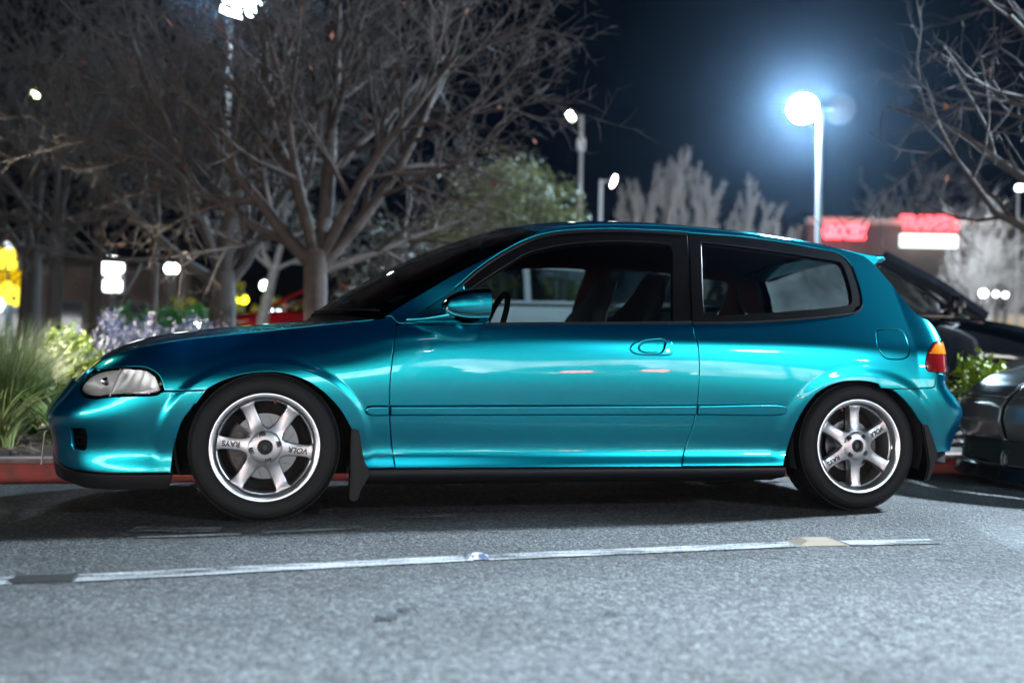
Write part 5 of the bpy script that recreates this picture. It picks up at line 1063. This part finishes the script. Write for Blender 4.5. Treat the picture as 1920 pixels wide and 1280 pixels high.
# handle: surround, finger recess, pull, lock
hd = panel('door_handle', T['handle'], PT, door, holes=[T['hinner']], gap=.0004, roll=.0055, off=.0075, deep=.014)
hi_ = T['hinner']
def dish(name, outline, depth, m, parent):
    P = cr_spline(outline, .006); P = P if area2(P) > 0 else P[::-1]; c = P.mean(0); rows = []
    for f_, d in ((1.0, -.001), (.97, depth*.35), (.85, depth*.8), (.6, depth), (.25, depth)):
        Q = c+(P-c)*f_; rows.append(side(Q[:, 0], Q[:, 1])+normal(side, Q[:, 0], Q[:, 1])*(.006-d))
    k = len(P); V = np.vstack(rows+[rows[-1].mean(0)[None]]); F = [(r*k+i, r*k+(i+1) % k, (r+1)*k+(i+1) % k, (r+1)*k+i) for r in range(4) for i in range(k)]+[(4*k+i, 4*k+(i+1) % k, 5*k) for i in range(k)]
    mesh_obj(name, V, F, m, parent); mesh_obj(name, V*[1, -1, 1], [f[::-1] for f in F], m, tw(door))
dish('finger_recess', hi_, .026, PT, door)
lever = [p for p in hi_ if p[0] < 1.6]
xl = 1.595
lever = [tuple(p) for p in inset(np.array(cutpoly([(p[1], p[0]) for p in hi_], xl, False))[:, ::-1], 0)]
P_ = np.array(lever); P_ = P_ if area2(P_) > 0 else P_[::-1]
panel('pull_lever', [tuple(p) for p in inset(P_, .0015)], PT, door, gap=.0012, roll=.004, off=.005, deep=.012, grid=.01)
lk = side(T['lock'][0][0], T['lock'][0][1])
for s, par in ((1, door), (-1, tw(door))):
    b = MB(); b.lathe([(0, -.004), (.007, -.004), (.008, -.002), (.008, .004)], 'y', (lk[0], lk[1]*s-.004*s if s > 0 else -lk[1]+.004, lk[2]), 16) if s > 0 else b.lathe([(0, .004), (.007, .004), (.008, .002), (.008, -.004)], 'y', (lk[0], -lk[1]+.004, lk[2]), 16)
    b.build('lock_cylinder', M['chrome'], par)
# door mirror
def mirror_shell(s, par):
    rows = []; cx0, cy0, cz0 = .757, .915, .853
    for i in range(25):
        u = i/24                                     # from the nose of the shell back to the glass edge
        k = (1-(1-min(1, .02+u*1.15))**2.2)**.5 if u < .87 else 1.0
        x = .662+.176*u; ring = []
        for j in range(36):
            t = 2*math.pi*j/36; cq, sq = math.cos(t), math.sin(t); e = .72
            yy = abs(cq)**e*math.copysign(1, cq)*.098*k; zz = abs(sq)**e*math.copysign(1, sq)*(.066 if sq > 0 else .056)*k
            ring.append((x+.018*(yy/.098)*0-.0*zz, -(cy0+yy)*s, cz0+zz+.006-(1-u)*.010))
        rows.append(ring+[ring[0]])
    b = MB(); b.grid(rows); n = len(b.V)
    inner = [(p[0]-.008, -(cy0)*s+(p[1]+cy0*s)*.9, cz0+(p[2]-cz0)*.9) for p in rows[-1][:-1]]
    b.V += inner; r0 = 24*37
    for j in range(36): b.F.append((r0+j, r0+j+1, n+(j+1) % 36, n+j))
    b.F.append(tuple(n+j for j in range(36)) if s < 0 else tuple(n+j for j in range(35, -1, -1)))
    o = b.build('mirror', PT, par, sharp=55)
    g = MB(); g.V = [(p[0]+.002, -(cy0)*s+(p[1]+cy0*s)*.98, cz0+(p[2]-cz0)*.98) for p in inner]; g.F = [tuple(range(36))]; g.build('mirror_glass', M['chrome'], par)
    a = MB(); rr = []
    for u in np.linspace(0, 1, 14):                 # foot sweeping from the door skin up into the shell
        q = side(.60+.10*u*0, .80); y = -.790-.115*u; x = .625+.135*u**.8; z = .796+.022*u**1.5; w = .088-.026*u; h = .017+.016*u**2
        rr.append([(x+w*abs(math.cos(t))**.8*math.copysign(1, math.cos(t)), y*s, z+h*abs(math.sin(t))**.9*math.copysign(1, math.sin(t))) for t in np.linspace(0, 2*math.pi, 25)])
    a.grid(rr); a.build('mirror_arm', PT, par)
mirror_shell(1, door); mirror_shell(-1, tw(door))
# --- headlamp: bowl, divider, clear cover
hl = panel('headlight', HL, M['lens'], car, gap=.0015, roll=.0025, deep=.02, off=.003, grid=.012)
def back(name, outline, off, m, parent, wave=0.0):
    P = cr_spline(outline, .012); P = P if area2(P) > 0 else P[::-1]; lo, hi = P.min(0), P.max(0)
    gx, gy = np.meshgrid(np.arange(lo[0], hi[0], .008), np.arange(lo[1], hi[1], .012)); Q = np.stack([gx.ravel(), gy.ravel()], 1); Q = Q[inside(Q, P)]
    k = len(P); vo, eo, fo, *_ = delaunay_2d_cdt([Vector(p) for p in np.vstack([P, Q])], [(i, (i+1) % k) for i in range(k)], [], 0, 1e-7)
    uv = np.array([tuple(v) for v in vo]); F = np.array([f for f in fo if len(f) == 3]); F = F[inside(uv[F].mean(1), P)]
    d = np.minimum(seg_dist(uv, P)/.035, 1)
    V = side(uv[:, 0], uv[:, 1])-normal(side, uv[:, 0], uv[:, 1])*(off*(.15+.85*d**.6)+wave*np.sin(uv[:, 0]*2*math.pi/.011))[:, None]
    F = [tuple(f) for f in F]
    mesh_obj(name, V, F, m, parent); mesh_obj(name, V*[1, -1, 1], [f[::-1] for f in F], m, tw(parent))
ls = T['light_split']
hin = [tuple(p) for p in inset(cr_spline(HL, .012) if area2(cr_spline(HL, .012)) > 0 else cr_spline(HL, .012)[::-1], .006)]
sxz = lambda z: float(np.interp(z, [p[1] for p in ls][::-1], [p[0] for p in ls][::-1]))
front_half = [p for p in hin if p[0] < sxz(p[1])-.004]; rear_half = [p for p in hin if p[0] > sxz(p[1])+.004]
def order_gap(L):     # start the list right after its biggest jump
    L = list(L); d = [math.dist(L[i-1], L[i]) for i in range(len(L))]; k = d.index(max(d)); return L[k:]+L[:k]
back('reflector', hin, .05, M['reflector'], hl)
back('indicator_lens', order_gap(rear_half), .012, mat('indicator', (.95, .94, .93), .42, .65, noise=(30, (.78, .77, .75), .4, .7)), hl, wave=.0016)
hs_ = np.array(hin); 
rim_ = MB(); q = side(hs_[:, 0], hs_[:, 1])-normal(side, hs_[:, 0], hs_[:, 1])*.003; rim_.tube([tuple(p) for p in q]+[tuple(q[0])], .002, 6, caps=False); rim_.build('lamp_rim', M['black'], hl)
dv_ = MB(); q = side(np.array([p[0] for p in ls]), np.array([p[1] for p in ls]))-.004*normal(side, np.array([p[0] for p in ls]), np.array([p[1] for p in ls])); dv_.tube([tuple(p) for p in q], .004, 6); dv_.build('lamp_divider', M['reflector'], hl)
bl = MB(); c_ = side(-.56, .53); bl.lathe([(0, -.02), (.016, -.016), (.019, 0), (.017, .012)], 'y', (c_[0]+.02, c_[1]+.05, c_[2]), 16); bl.build('bulb_shield', M['chrome'], hl)
# --- sills, mud flaps
sk = MB(); rows = []
for x in np.r_[.385, .392, np.linspace(.41, 2.10, 30), 2.15, 2.185, 2.205]:
    u = max(0, (x-2.06)/.145); up = .03*u**2; tk = .0 if x > .39 else .01
    rows.append([(x, -y+tk, max(z, .125+up)) for y, z in ((.800, .2045), (.8225, .203), (.828, .192), (.826, .172), (.816, .152), (.796, .139), (.76, .134), (.70, .134), (.66, .15), (.66, .24))])
sk.grid(rows); sk.F.append(tuple(range(10))); n_ = len(rows)-1; sk.F.append(tuple(n_*10+k for k in range(9, -1, -1)))
sko = sk.build('side_skirt', M['black'], car, sharp=70); 
m2 = MB(); m2.V = [(x, -y, z) for x, y, z in sk.V]; m2.F = [f[::-1] for f in sk.F]; m2.build('side_skirt', M['black'], car, sharp=70)
for nm, poly, y0, y1 in (('mud_flap', T2['flap_f'], -.835, -.60), ('mud_flap', T2['flap_r'], -.832, -.60)):
    P = cr_spline(poly, .012)
    for s in (1, -1):
        bm = bmesh.new(); vs = [bm.verts.new((p[0], y0*s, p[1])) for p in P]; f = bm.faces.new(vs if s > 0 else vs[::-1]); r = bmesh.ops.extrude_face_region(bm, geom=[f])
        for v in r['geom']:
            if isinstance(v, bmesh.types.BMVert): v.co.y = y1*s; v.co.x += .012
        bmesh.ops.recalc_face_normals(bm, faces=bm.faces[:]); bmesh.ops.bevel(bm, geom=[e for e in bm.edges if all(abs(v.co.y-y0*s) < 1e-5 for v in e.verts)], offset=.006, segments=2, affect='EDGES')
        me = bpy.data.meshes.new(nm); bm.to_mesh(me); bm.free(); me.materials.append(M['black']); me.shade_smooth(); me.set_sharp_from_angle(angle=.7); link(bpy.data.objects.new(nm, me), car)
# --- underside, wheel wells, inner skin
ub = MB(); ub.box((1.25, 0, .19), (3.6, 1.20, .06)); ub.box((-.45, 0, .22), (.5, 1.1, .06)); ub.build('underbody', M['liner'], car)
bw = MB()
for xc in (0, WB): bw.box((xc, 0, .30), (.30, .9, .2))
bw.build('axle', M['liner'], car)
for xc, r in ((0, .335), (WB, .325)):
    for s in (1, -1):
        ww = MB(); rows = [[(xc+r*math.cos(t), y*s, WZ+.01+r*math.sin(t)) for y in (.815, .79, .58)] for t in np.linspace(-.35, math.pi+.35, 30)]
        ww.grid(rows); n = len(ww.V); pts = [rw[2] for rw in rows]; ww.V += pts; ww.F.append(tuple(range(n, n+len(pts)))); ww.build('wheel_arch_liner', M['liner'], car)
low = [(-.43, .22), (-.36, .46), (-.30, .62)]+[(p[0], p[1]-.03) for p in T['hood_seam'][8:]]+[(.6, .78), (1.2, .785), (1.8, .80), (2.6, .83), (2.93, .86), (3.02, .75), (3.0, .3), (2.93, .24)]+[(WB+.36*math.cos(t), WZ+.012+.345*math.sin(t)) for t in np.linspace(-.2, math.pi+.2, 16)]+[(2.1, .2), (.45, .2)]+[(.40*math.cos(t), WZ+.012+.37*math.sin(t)) for t in np.linspace(-.2, math.pi+.2, 16)]+[(-.42, .2)]
liner('inner_skin', low, M['liner'], car, off=-.03)
up_out = [(.52, .78)]+[(p[0]+.03, p[1]-.012) for p in T['apillar'][1:]]+[(p[0]-.0, p[1]-.012) for p in T['jroof'][:10]]+[(2.77, 1.14), (2.845, 1.02), (2.90, .9), (2.96, .80), (2.4, .78), (1.5, .77)]
liner('cabin_lining', up_out, M['maroon'], car, holes=[[(p[0], p[1]) for p in gd], T['qglass']], off=-.028)
hl_ = MB()      # headlining
for s in (1, -1):
    hl_.grid([[(p-np.array([0, 0, .035]))*[1, s, 1] for p in cross(roof_E[i]*[1, .97, 1], roof_C[i], 2.4, 14)] for i in range(2, 47, 4)])
hl_.build('headlining', M['maroon'], car)
ct = MB()
ct.box((1.55, 0, .30), (2.3, 1.36, .08)); ct.box((.66, 0, .70), (.42, 1.38, .20), bev=.05); ct.box((2.62, 0, .66), (.55, 1.2, .05)); ct.box((1.35, 0, .40), (.9, .2, .2), bev=.03)
ct.box((1.1, -.74, .53), (1.1, .05, .36)); ct.box((1.1, .74, .53), (1.1, .05, .36))
ct.build('cabin_floor', M['liner'], car)
def seat(y, top, name='seat'):
    s_ = empty(name); s_.parent = car
    rows = []
    zz = [.40, .52, .66, .78, .86, .92, .965, 1.0, 1.025, 1.04, 1.048]; ww_ = [.25, .255, .262, .262, .24, .19, .145, .125, .11, .085, .03]
    for z, w in zip(zz, ww_):
        xc = 1.46+(z-.40)*.50; d = .075 if z < .8 else .05; ring = []
        for t in np.linspace(0, 2*math.pi, 29):
            cq, sq = math.cos(t), math.sin(t); b_ = .035*max(0, abs(cq)-.6)/.4 if z < .9 else 0
            ring.append((xc+d*abs(sq)**.7*math.copysign(1, sq)-b_, y+w*abs(cq)**.8*math.copysign(1, cq), top+(z-1.048)))
        rows.append(ring)
    b = MB(); b.grid(rows); b.F.append(tuple(len(b.V)-29+k for k in range(28))); b.build('backrest', M['cloth'], s_)
    b = MB(); b.box((1.32, y, .42), (.48, .5, .16), bev=.05); b.build('cushion', M['cloth'], s_)
seat(-.36, 1.056); seat(.36, 1.088)
b = MB(); b.box((2.30, 0, .62), (.16, 1.15, .50), bev=.05); b.box((2.08, 0, .42), (.45, 1.15, .14), bev=.04); b.build('rear_seat', M['cloth'], car)
b = MB(); cwh = Vector((.98, -.36, .76))
b.tube([cwh+Vector((.30*0+math.sin(t)*.18*.35, math.cos(t)*.18, math.sin(t)*.18)) for t in np.linspace(0, 2*math.pi, 33)], .014, 8, caps=False); b.tube([cwh+Vector((0, -.17, 0)), cwh, cwh+Vector((0, .17, 0))], .02, 6); b.tube([cwh, cwh+Vector((-.25, 0, -.09))], .03, 8)
b.build('steering_wheel', M['black'], car)
b = MB(); b.tube([(2.66, .60, 1.10), (2.70, .58, .95), (2.78, .52, .80)], .012, 6); b.build('gas_strut', M['black'], car)
b = MB()
pz = [(-.895, .305), (-.93, .302), (-.941, .292), (-.950, .158)]
ang = -.20
dv = Vector((math.sin(-ang)*.9, -math.cos(ang), 0))
for (x0, z0), (x1, z1) in zip(pz[1:], pz[2:]):
    for w in ((0, 1),):
        q = [Vector((x0, -.02, z0))-dv*.15, Vector((x0, -.02, z0))+dv*.15, Vector((x1, -.02, z1))+dv*.15, Vector((x1, -.02, z1))-dv*.15]; nn = Vector((-.003, 0, 0))
        b.add([p for p in q]+[p+nn for p in q], [(0, 1, 2, 3), (7, 6, 5, 4), (0, 4, 5, 1), (1, 5, 6, 2), (2, 6, 7, 3), (3, 7, 4, 0)])
b.build('license_plate', M['plate'], car, smooth=False)
b = MB(); b.box((-.912, -.02, .305), (.06, .24, .006)); b.build('plate_bracket', M['black'], car)
b = MB(); b.tube([(2.02, -.42, .10), (2.16, -.42, .098)], .02, 10); b.tube([(2.7, .35, .2), (3.0, .38, .19), (3.18, .38, .19)], .026, 12); b.build('exhaust', M['steel'], car)
# --- wheels
def ring_prof(): return
def tyre_mb():
    b = MB(); w = .096
    b.lathe([(.200, .0), (.207, -.004), (.216, -.012), (.222, -.0145), (.2225, -.0155), (.226, -.0165), (.2265, -.0158), (.235, -.0175), (.248, -.0168), (.2485, -.0178), (.252, -.0175), (.2525, -.0162), (.255, -.0158), (.2635, -.0115), (.264, -.0122), (.267, -.0108), (.270, -.008), (.279, .004), (.283, .016), (.284, .03), (.284, .165), (.279, .19), (.255, .205), (.215, .20), (.200, .19)], 'y', n=72)
    return b
def tread_mb():
    b = MB(); n = 54
    for i in range(n):
        for y0, y1, sh in ((.012, .052, 0), (.058, .092, .5), (.098, .132, 0), (.138, .178, .5)):
            t0 = 2*math.pi*(i+sh)/n; dt = 2*math.pi/n*.88; tw_ = .04
            V = []
            for r in (.281, .288):
                for t, y in ((t0, y0), (t0+dt, y0), (t0+dt+tw_, y1), (t0+tw_, y1)):
                    rr = r-(.006*((.02-y)/.02) if y < .02 and r > .285 else 0)
                    V.append((rr*math.cos(t), y, rr*math.sin(t)))
            b.add(V, [(4, 5, 6, 7), (0, 1, 5, 4), (1, 2, 6, 5), (2, 3, 7, 6), (3, 0, 4, 7)])
    return b
def rim_mb():
    b = MB(); b.lathe([(.2035, .004), (.2078, .000), (.2084, -.004), (.2070, -.0062), (.2040, -.0066), (.1960, -.0045), (.1915, -.002), (.1895, .002), (.192, .009)], 'y', n=96); return b
def barrel_mb():
    b = MB(); b.lathe([(.1895, .002), (.1872, .011), (.1855, .020), (.1835, .034), (.1790, .036), (.1775, .044), (.176, .06), (.172, .12), (.180, .18), (.2, .19)], 'y', n=96); return b
def spoke_mb():
    b = MB()
    st = [(.050, .039, .0150), (.062, .0355, .0165), (.072, .0300, .0195), (.082, .0262, .0225), (.095, .0240, .0245), (.12, .0228, .0260), (.15, .0232, .0255), (.163, .0245, .0235), (.170, .0268, .0215), (.1755, .0300, .0205), (.1795, .0335, .0210)]
    st = [(r, h*1.04, y) for r, h, y in st]
    rows = []
    for r, h, y in st:
        rows.append([(r, y+.045, -h*.85), (r, y+.006, -h), (r, y+.0015, -h+.0022), (r, y, -h+.006), (r, y, 0), (r, y, h-.006), (r, y+.0015, h-.0022), (r, y+.006, h), (r, y+.045, h*.85)])
    b.grid(rows); n = len(rows)-1; b.F.append(tuple(n*9+k for k in range(9))); return b
def hub_mb():
    b = MB(); b.lathe([(.0285, .03), (.0285, .0085), (.030, .0065), (.040, .0075), (.052, .0095), (.061, .0135), (.0665, .0185), (.070, .030), (.070, .06)], 'y', n=64); return b
RIMS = {k: f().build('x', m) for k, f, m in (('tyre', tyre_mb, M['rubber']), ('tread', tread_mb, M['rubber']), ('rim', rim_mb, M['lip']), ('barrel', barrel_mb, M['alloy']), ('spoke', spoke_mb, M['alloy']), ('hub', hub_mb, M['alloy']))}
nb = MB(); nb.lathe([(0, -.006), (.0050, -.006), (.0066, -.003), (.0066, .010)], 'y', n=6); nb.lathe([(.0066, .001), (.0125, .0006), (.0132, .003), (.0132, .010)], 'y', n=24); RIMS['nut'] = nb.build('x', M['nut'])
cp = MB(); cp.lathe([(0, .011), (.011, .011), (.013, .013), (.014, .018), (.021, .020), (.024, .014), (.0285, .013), (.0285, .03)], 'y', n=40); RIMS['cap'] = cp.build('x', M['ink'])
def disc_mb(r):
    b = MB(); b.lathe([(r*.52, .082), (r*.54, .078), (r, .078), (r, .098)], 'y', n=64); b.lathe([(0, .06), (.07, .06), (.072, .082)], 'y', n=32); return b
RIMS['disc_f'] = disc_mb(.128).build('x', M['steel']); RIMS['disc_r'] = disc_mb(.116).build('x', M['steel'])
vb = MB(); vb.tube([(.183, .014, 0), (.172, .006, 0)], .004, 8); RIMS['valve'] = vb.build('x', M['red'])
for o in RIMS.values(): COL.objects.unlink(o)
ADD_TEXT = {'VOLK': text_mesh('v', 'VOLK', .030, M['ink'], bold=.0011, shear=.25), 'RAYS': text_mesh('r', 'RAYS', .029, M['ink'], bold=.0011), 'small': text_mesh('s', 'FORGED', .012, M['chrome']), 'eng': text_mesh('e', 'ENGINEERING', .0062, M['ink']), 'rac': text_mesh('c', 'RACING', .0075, M['ink']), 'mf': text_mesh('f', 'MANUFACTURED BY RAYS', .010, M['chrome'])}
def wheel(x, y, z, rot, camber, disc, s=1, full=True):
    w = empty('wheel'); w.parent = car; w.location = (x, y, z)
    w.rotation_euler = (camber, 0, 0 if s > 0 else math.pi)
    def inst(name, key, ang=0, loc=(0, 0, 0), parent=w, scale=None):
        o = bpy.data.objects.new(name, RIMS[key].data); o.rotation_euler = (0, -ang, 0); o.location = loc; return link(o, parent)
    inst('tyre', 'tyre'); inst('tread', 'tread'); inst('rim', 'rim'); inst('barrel', 'barrel', rot); inst('hub', 'hub'); inst('centre_cap', 'cap')
    for k in range(6): inst('spoke', 'spoke', rot+k*math.pi/3)
    for k in range(4):
        a = rot+math.radians(20)+k*math.pi/2; inst('lug_nut', 'nut', 0, (.050*math.cos(a), .0075, .050*math.sin(a)))
    inst('brake_disc', disc); inst('valve', 'valve', rot+math.radians(85))
    b = MB(); rr = .128 if disc == 'disc_f' else .116
    a0, a1 = (math.radians(140), math.radians(225)) if s > 0 else (math.radians(-45), math.radians(40))
    if disc == 'disc_r': a0, a1 = math.radians(-35), math.radians(30)
    b.grid([[(r*math.cos(t), yv, r*math.sin(t)) for r, yv in ((rr*.62, .075), (rr*.62, .060), (rr*1.06, .058), (rr*1.12, .066), (rr*1.12, .10))] for t in np.linspace(a0, a1, 12)])
    b.tube([(rr*.85*math.cos(a0+.3), .060, rr*.85*math.sin(a0+.3)), (rr*.85*math.cos(a0+.3), .048, rr*.85*math.sin(a0+.3))], .018, 14); b.tube([(rr*.85*math.cos(a1-.3), .060, rr*.85*math.sin(a1-.3)), (rr*.85*math.cos(a1-.3), .048, rr*.85*math.sin(a1-.3))], .016, 14)
    b.build('brake_caliper', M['caliper'], w)
    sl = MB()
    for k in range(12):
        t = 2*math.pi*k/12+.2; p = Vector((rr*.66*math.cos(t), .0775, rr*.66*math.sin(t))); q = Vector((rr*.95*math.cos(t+.22), .0775, rr*.95*math.sin(t+.22))); sl.tube([p, q], .0014, 4)
    sl.build('disc_slot', M['ink'], w)
    bk = MB(); bk.lathe([(0, .11), (.17, .11)], 'y', n=32); bk.build('dust_shield', M['liner'], w)
    if full:
        for key, a, r, flip, yy in (('VOLK', rot, .126, True, .0240), ('RAYS', rot+math.pi, .128, False, .0240), ('rac', rot-.085, .128, True, .0238), ('eng', rot+math.pi+.085, .128, False, .0238)):
            o = bpy.data.objects.new('lettering', ADD_TEXT[key]); link(o, w)
            # stand the text on the spoke, upside down like the wheel itself
            Rm = Matrix.Rotation(-rot, 4, 'Y') @ Matrix.Translation(((r if key in ('VOLK', 'rac') else -r), yy, (0 if key in ('VOLK', 'RAYS') else .0165))) @ Matrix.Rotation(math.pi, 4, 'Y') @ Matrix.Rotation(math.pi/2, 4, 'X')
            o.matrix_local = Rm
        for key, a in (('small', rot+.45), ('mf', rot-.62), ('mf', rot+2.6)):
            me = ADD_TEXT[key].copy(); L = .1805
            for v in me.vertices:
                t = a+math.pi/2*0+v.co.x/L; r = L+v.co.y*.6
                v.co = Vector((r*math.cos(-t+2*a), .0225-(r-.178)*.9, r*math.sin(-t+2*a)))
            o = bpy.data.objects.new('rim_lettering', me); link(o, w)
    return w
W1 = wheel(0, -.822, WZ, math.radians(-6), math.radians(-1.0), 'disc_f')
W2 = wheel(WB, -.812, WZ, math.radians(30), math.radians(-2.5), 'disc_r')
wheel(0, .822, WZ-.02, .3, math.radians(1), 'disc_f', -1, False); wheel(WB, .812, WZ-.02, .9, math.radians(2.5), 'disc_r', -1, False)
# ---------------------------------------------------------------- graphite car nosing in from the right edge
gc = empty('parked_car', (3.99, .0, -.085), 0, 'graphite car parked nose to tail behind the teal hatchback', 'car')
GP = MATS['grey']
def gside(u, z, W=.90):
    """u runs from the middle of the nose round the corner and back along the side"""
    u = np.asarray(u, float); z = np.asarray(z, float); u, z = np.broadcast_arrays(u, z)
    N = np.interp(z, [.10, .16, .24, .30, .36, .44, .52, .58, .64, .70, .78, .84], [.05, .03, .02, .05, .02, .0, .015, .06, .13, .25, .55, .95])
    w = W*np.interp(z, [.10, .2, .35, .5, .62, .70, .78, .84], [.95, .98, 1, 1, .985, .95, .88, .80])
    t = np.clip(u/.75, 0, 1); tx = t**1.75; L = .95
    return np.stack([N+np.where(u < .75, tx*L*np.maximum(.25, 1-N*.5), L*np.maximum(.25, 1-N*.5)+(u-.75)), -w*np.where(u < .75, np.maximum(1-(1-tx)**2.3, 0)**(1/2.3), 1.0), z], -1)
def gpanel(name, outline, m, parent, holes=(), off=0.0, **k):
    o = panel(name, outline, m, parent, holes, fn=gside, off=off, grid=.03, step=.02, **k); return o
gl = [(.36, .605), (.42, .655), (.60, .695), (.80, .715), (.98, .712), (1.0, .69), (.86, .655), (.62, .60), (.45, .575), (.38, .58)]
fog = [(.40, .335), (.60, .345), (.62, .305), (.55, .25), (.40, .245)]
low_in = [(.002, .20), (.002, .33), (.30, .33), (.33, .30), (.33, .22), (.28, .20)]
gpanel('front_bumper', [(.001, .185), (.001, .565), (.30, .575), (.36, .60), (.38, .578), (.45, .572), (.62, .598), (.78, .635), (.88, .50), (.86, .30), (.84, .19)], GP, gc, holes=[fog, low_in])
gpanel('hood', [(.001, .57), (.30, .58), (.36, .61), (.42, .662), (.60, .703), (.80, .724), (1.0, .735), (1.9, .80), (1.9, .83), (.001, .83)], GP, gc)
gpanel('fender', [(1.0, .73), (1.02, .69), (.88, .655), (.79, .637), (.89, .50), (1.0, .62), (1.2, .68), (1.45, .62), (1.58, .45), (1.62, .22), (1.9, .2), (1.9, .79)], GP, gc)
hlg = gpanel('headlight', gl, M['lens'], gc, off=.002)
def gback(name, outline, off, m, parent, k=.9):
    P = np.array(outline); c = P.mean(0); P = c+(P-c)*k; V = gside(P[:, 0], P[:, 1])-normal(gside, P[:, 0], P[:, 1])*off*.3; cc = gside(c[0], c[1])-normal(gside, c[0], c[1])*off; n = len(P)
    for s in (1, -1): mesh_obj(name, [p*[1, s, 1] for p in V]+[cc*[1, s, 1]], [(i, (i+1) % n, n) for i in range(n)], m, parent if s > 0 else TWIN.get(parent.name, parent), smooth=False)
gback('reflector', gl, .05, M['reflector'], hlg, 1.0)
for s in (1, -1):
    p = gside(.62, .652); b = MB(); b.lathe([(0, -.012), (.03, -.008), (.036, 0), (.034, .02)], 'y', (p[0]+.03, (p[1]+.035)*s, p[2]), 20); b.build('projector', M['chrome'], hlg if s > 0 else TWIN.get(hlg.name, hlg))
gback('fog_recess', fog, .06, M['liner'], gc, 1.03); gback('lower_grille', low_in, .05, M['liner'], gc, 1.03)
b = MB(); rows = []
for s in (1, -1):
    rows = []
    for u in np.linspace(.0, .86, 24):
        p = gside(u, .17); q = gside(u, .12); n = normal(gside, np.array(max(u, .01)), np.array(.17)); rows.append([(p[0], p[1]*s, .192), (p[0]+n[0]*.025, (p[1]+n[1]*.025)*s, .18), (p[0]+n[0]*.045, (p[1]+n[1]*.045)*s, .13), (p[0]+n[0]*.05, (p[1]+n[1]*.05)*s, .108), (p[0]+.1, p[1]*.8*s, .10)])
    b.grid(rows)
b.build('front_lip', M['trim'], gc)
b = MB(); b.box((2.0, 0, .35), (2.6, 1.5, .3)); b.build('underbody', M['liner'], gc)
# the rest of the car, outside the frame
b = MB(); rows = []
for x, zt, w in ((1.9, .84, .9), (2.6, .95, .9), (4.4, .95, .88), (4.55, .7, .8)): rows.append([(x, y*w, z) for y, z in ((-.9, .2), (-1, .5), (-.9, zt), (0, zt+.03), (.9, zt), (1, .5), (.9, .2))])
b.grid(rows); b.build('body', GP, gc)
b = MB(); rows = []
for x, z, w in ((1.75, .84, .74), (2.45, 1.28, .60), (2.8, 1.36, .56), (3.3, 1.34, .56), (4.1, .98, .66)): rows.append([(x, -w, min(z, .92)), (x, -w*.95, z-.04), (x, 0, z+.03), (x, w*.95, z-.04), (x, w, min(z, .92))])
b.grid(rows); b.build('cabin', M['trim'], gc)
for x in (.95+.30, 3.9):
    for s in (1, -1):
        w = empty('wheel'); w.parent = gc; w.location = (x, -.86*s, .315); w.rotation_euler = (0, 0, 0 if s > 0 else math.pi)
        b = MB(); b.lathe([(.21, 0), (.23, -.012), (.30, -.01), (.315, .01), (.315, .2)], 'y', n=36); b.build('tyre', M['rubber'], w)
        b = MB(); b.lathe([(0, .01), (.06, .01), (.07, .03), (.19, .035), (.2, .0), (.215, -.002)], 'y', n=36)
        for k in range(5): a = k*2*math.pi/5; b.tube([(.05*math.cos(a), .015, .05*math.sin(a)), (.2*math.cos(a), .01, .2*math.sin(a))], [.03, .024], 6)
        b.build('rim', M['alloy'], w)
# ---------------------------------------------------------------- thin haze volume added to give the lamps their bloom
hz = bpy.data.materials.new('glow_haze'); hz.use_nodes = True; nt = hz.node_tree; nt.nodes.clear()
pv = nt.nodes.new('ShaderNodeVolumePrincipled'); pv.inputs['Color'].default_value = (.50, .72, 1, 1); pv.inputs['Density'].default_value = .00019; pv.inputs['Anisotropy'].default_value = .94
om = nt.nodes.new('ShaderNodeOutputMaterial'); nt.links.new(pv.outputs[0], om.inputs['Volume'])
b = MB(); b.box((10, 5, 6.2), (110, 110, 15.0)); o = b.build('haze', hz, None, smooth=False); tag(o, kind='stuff')
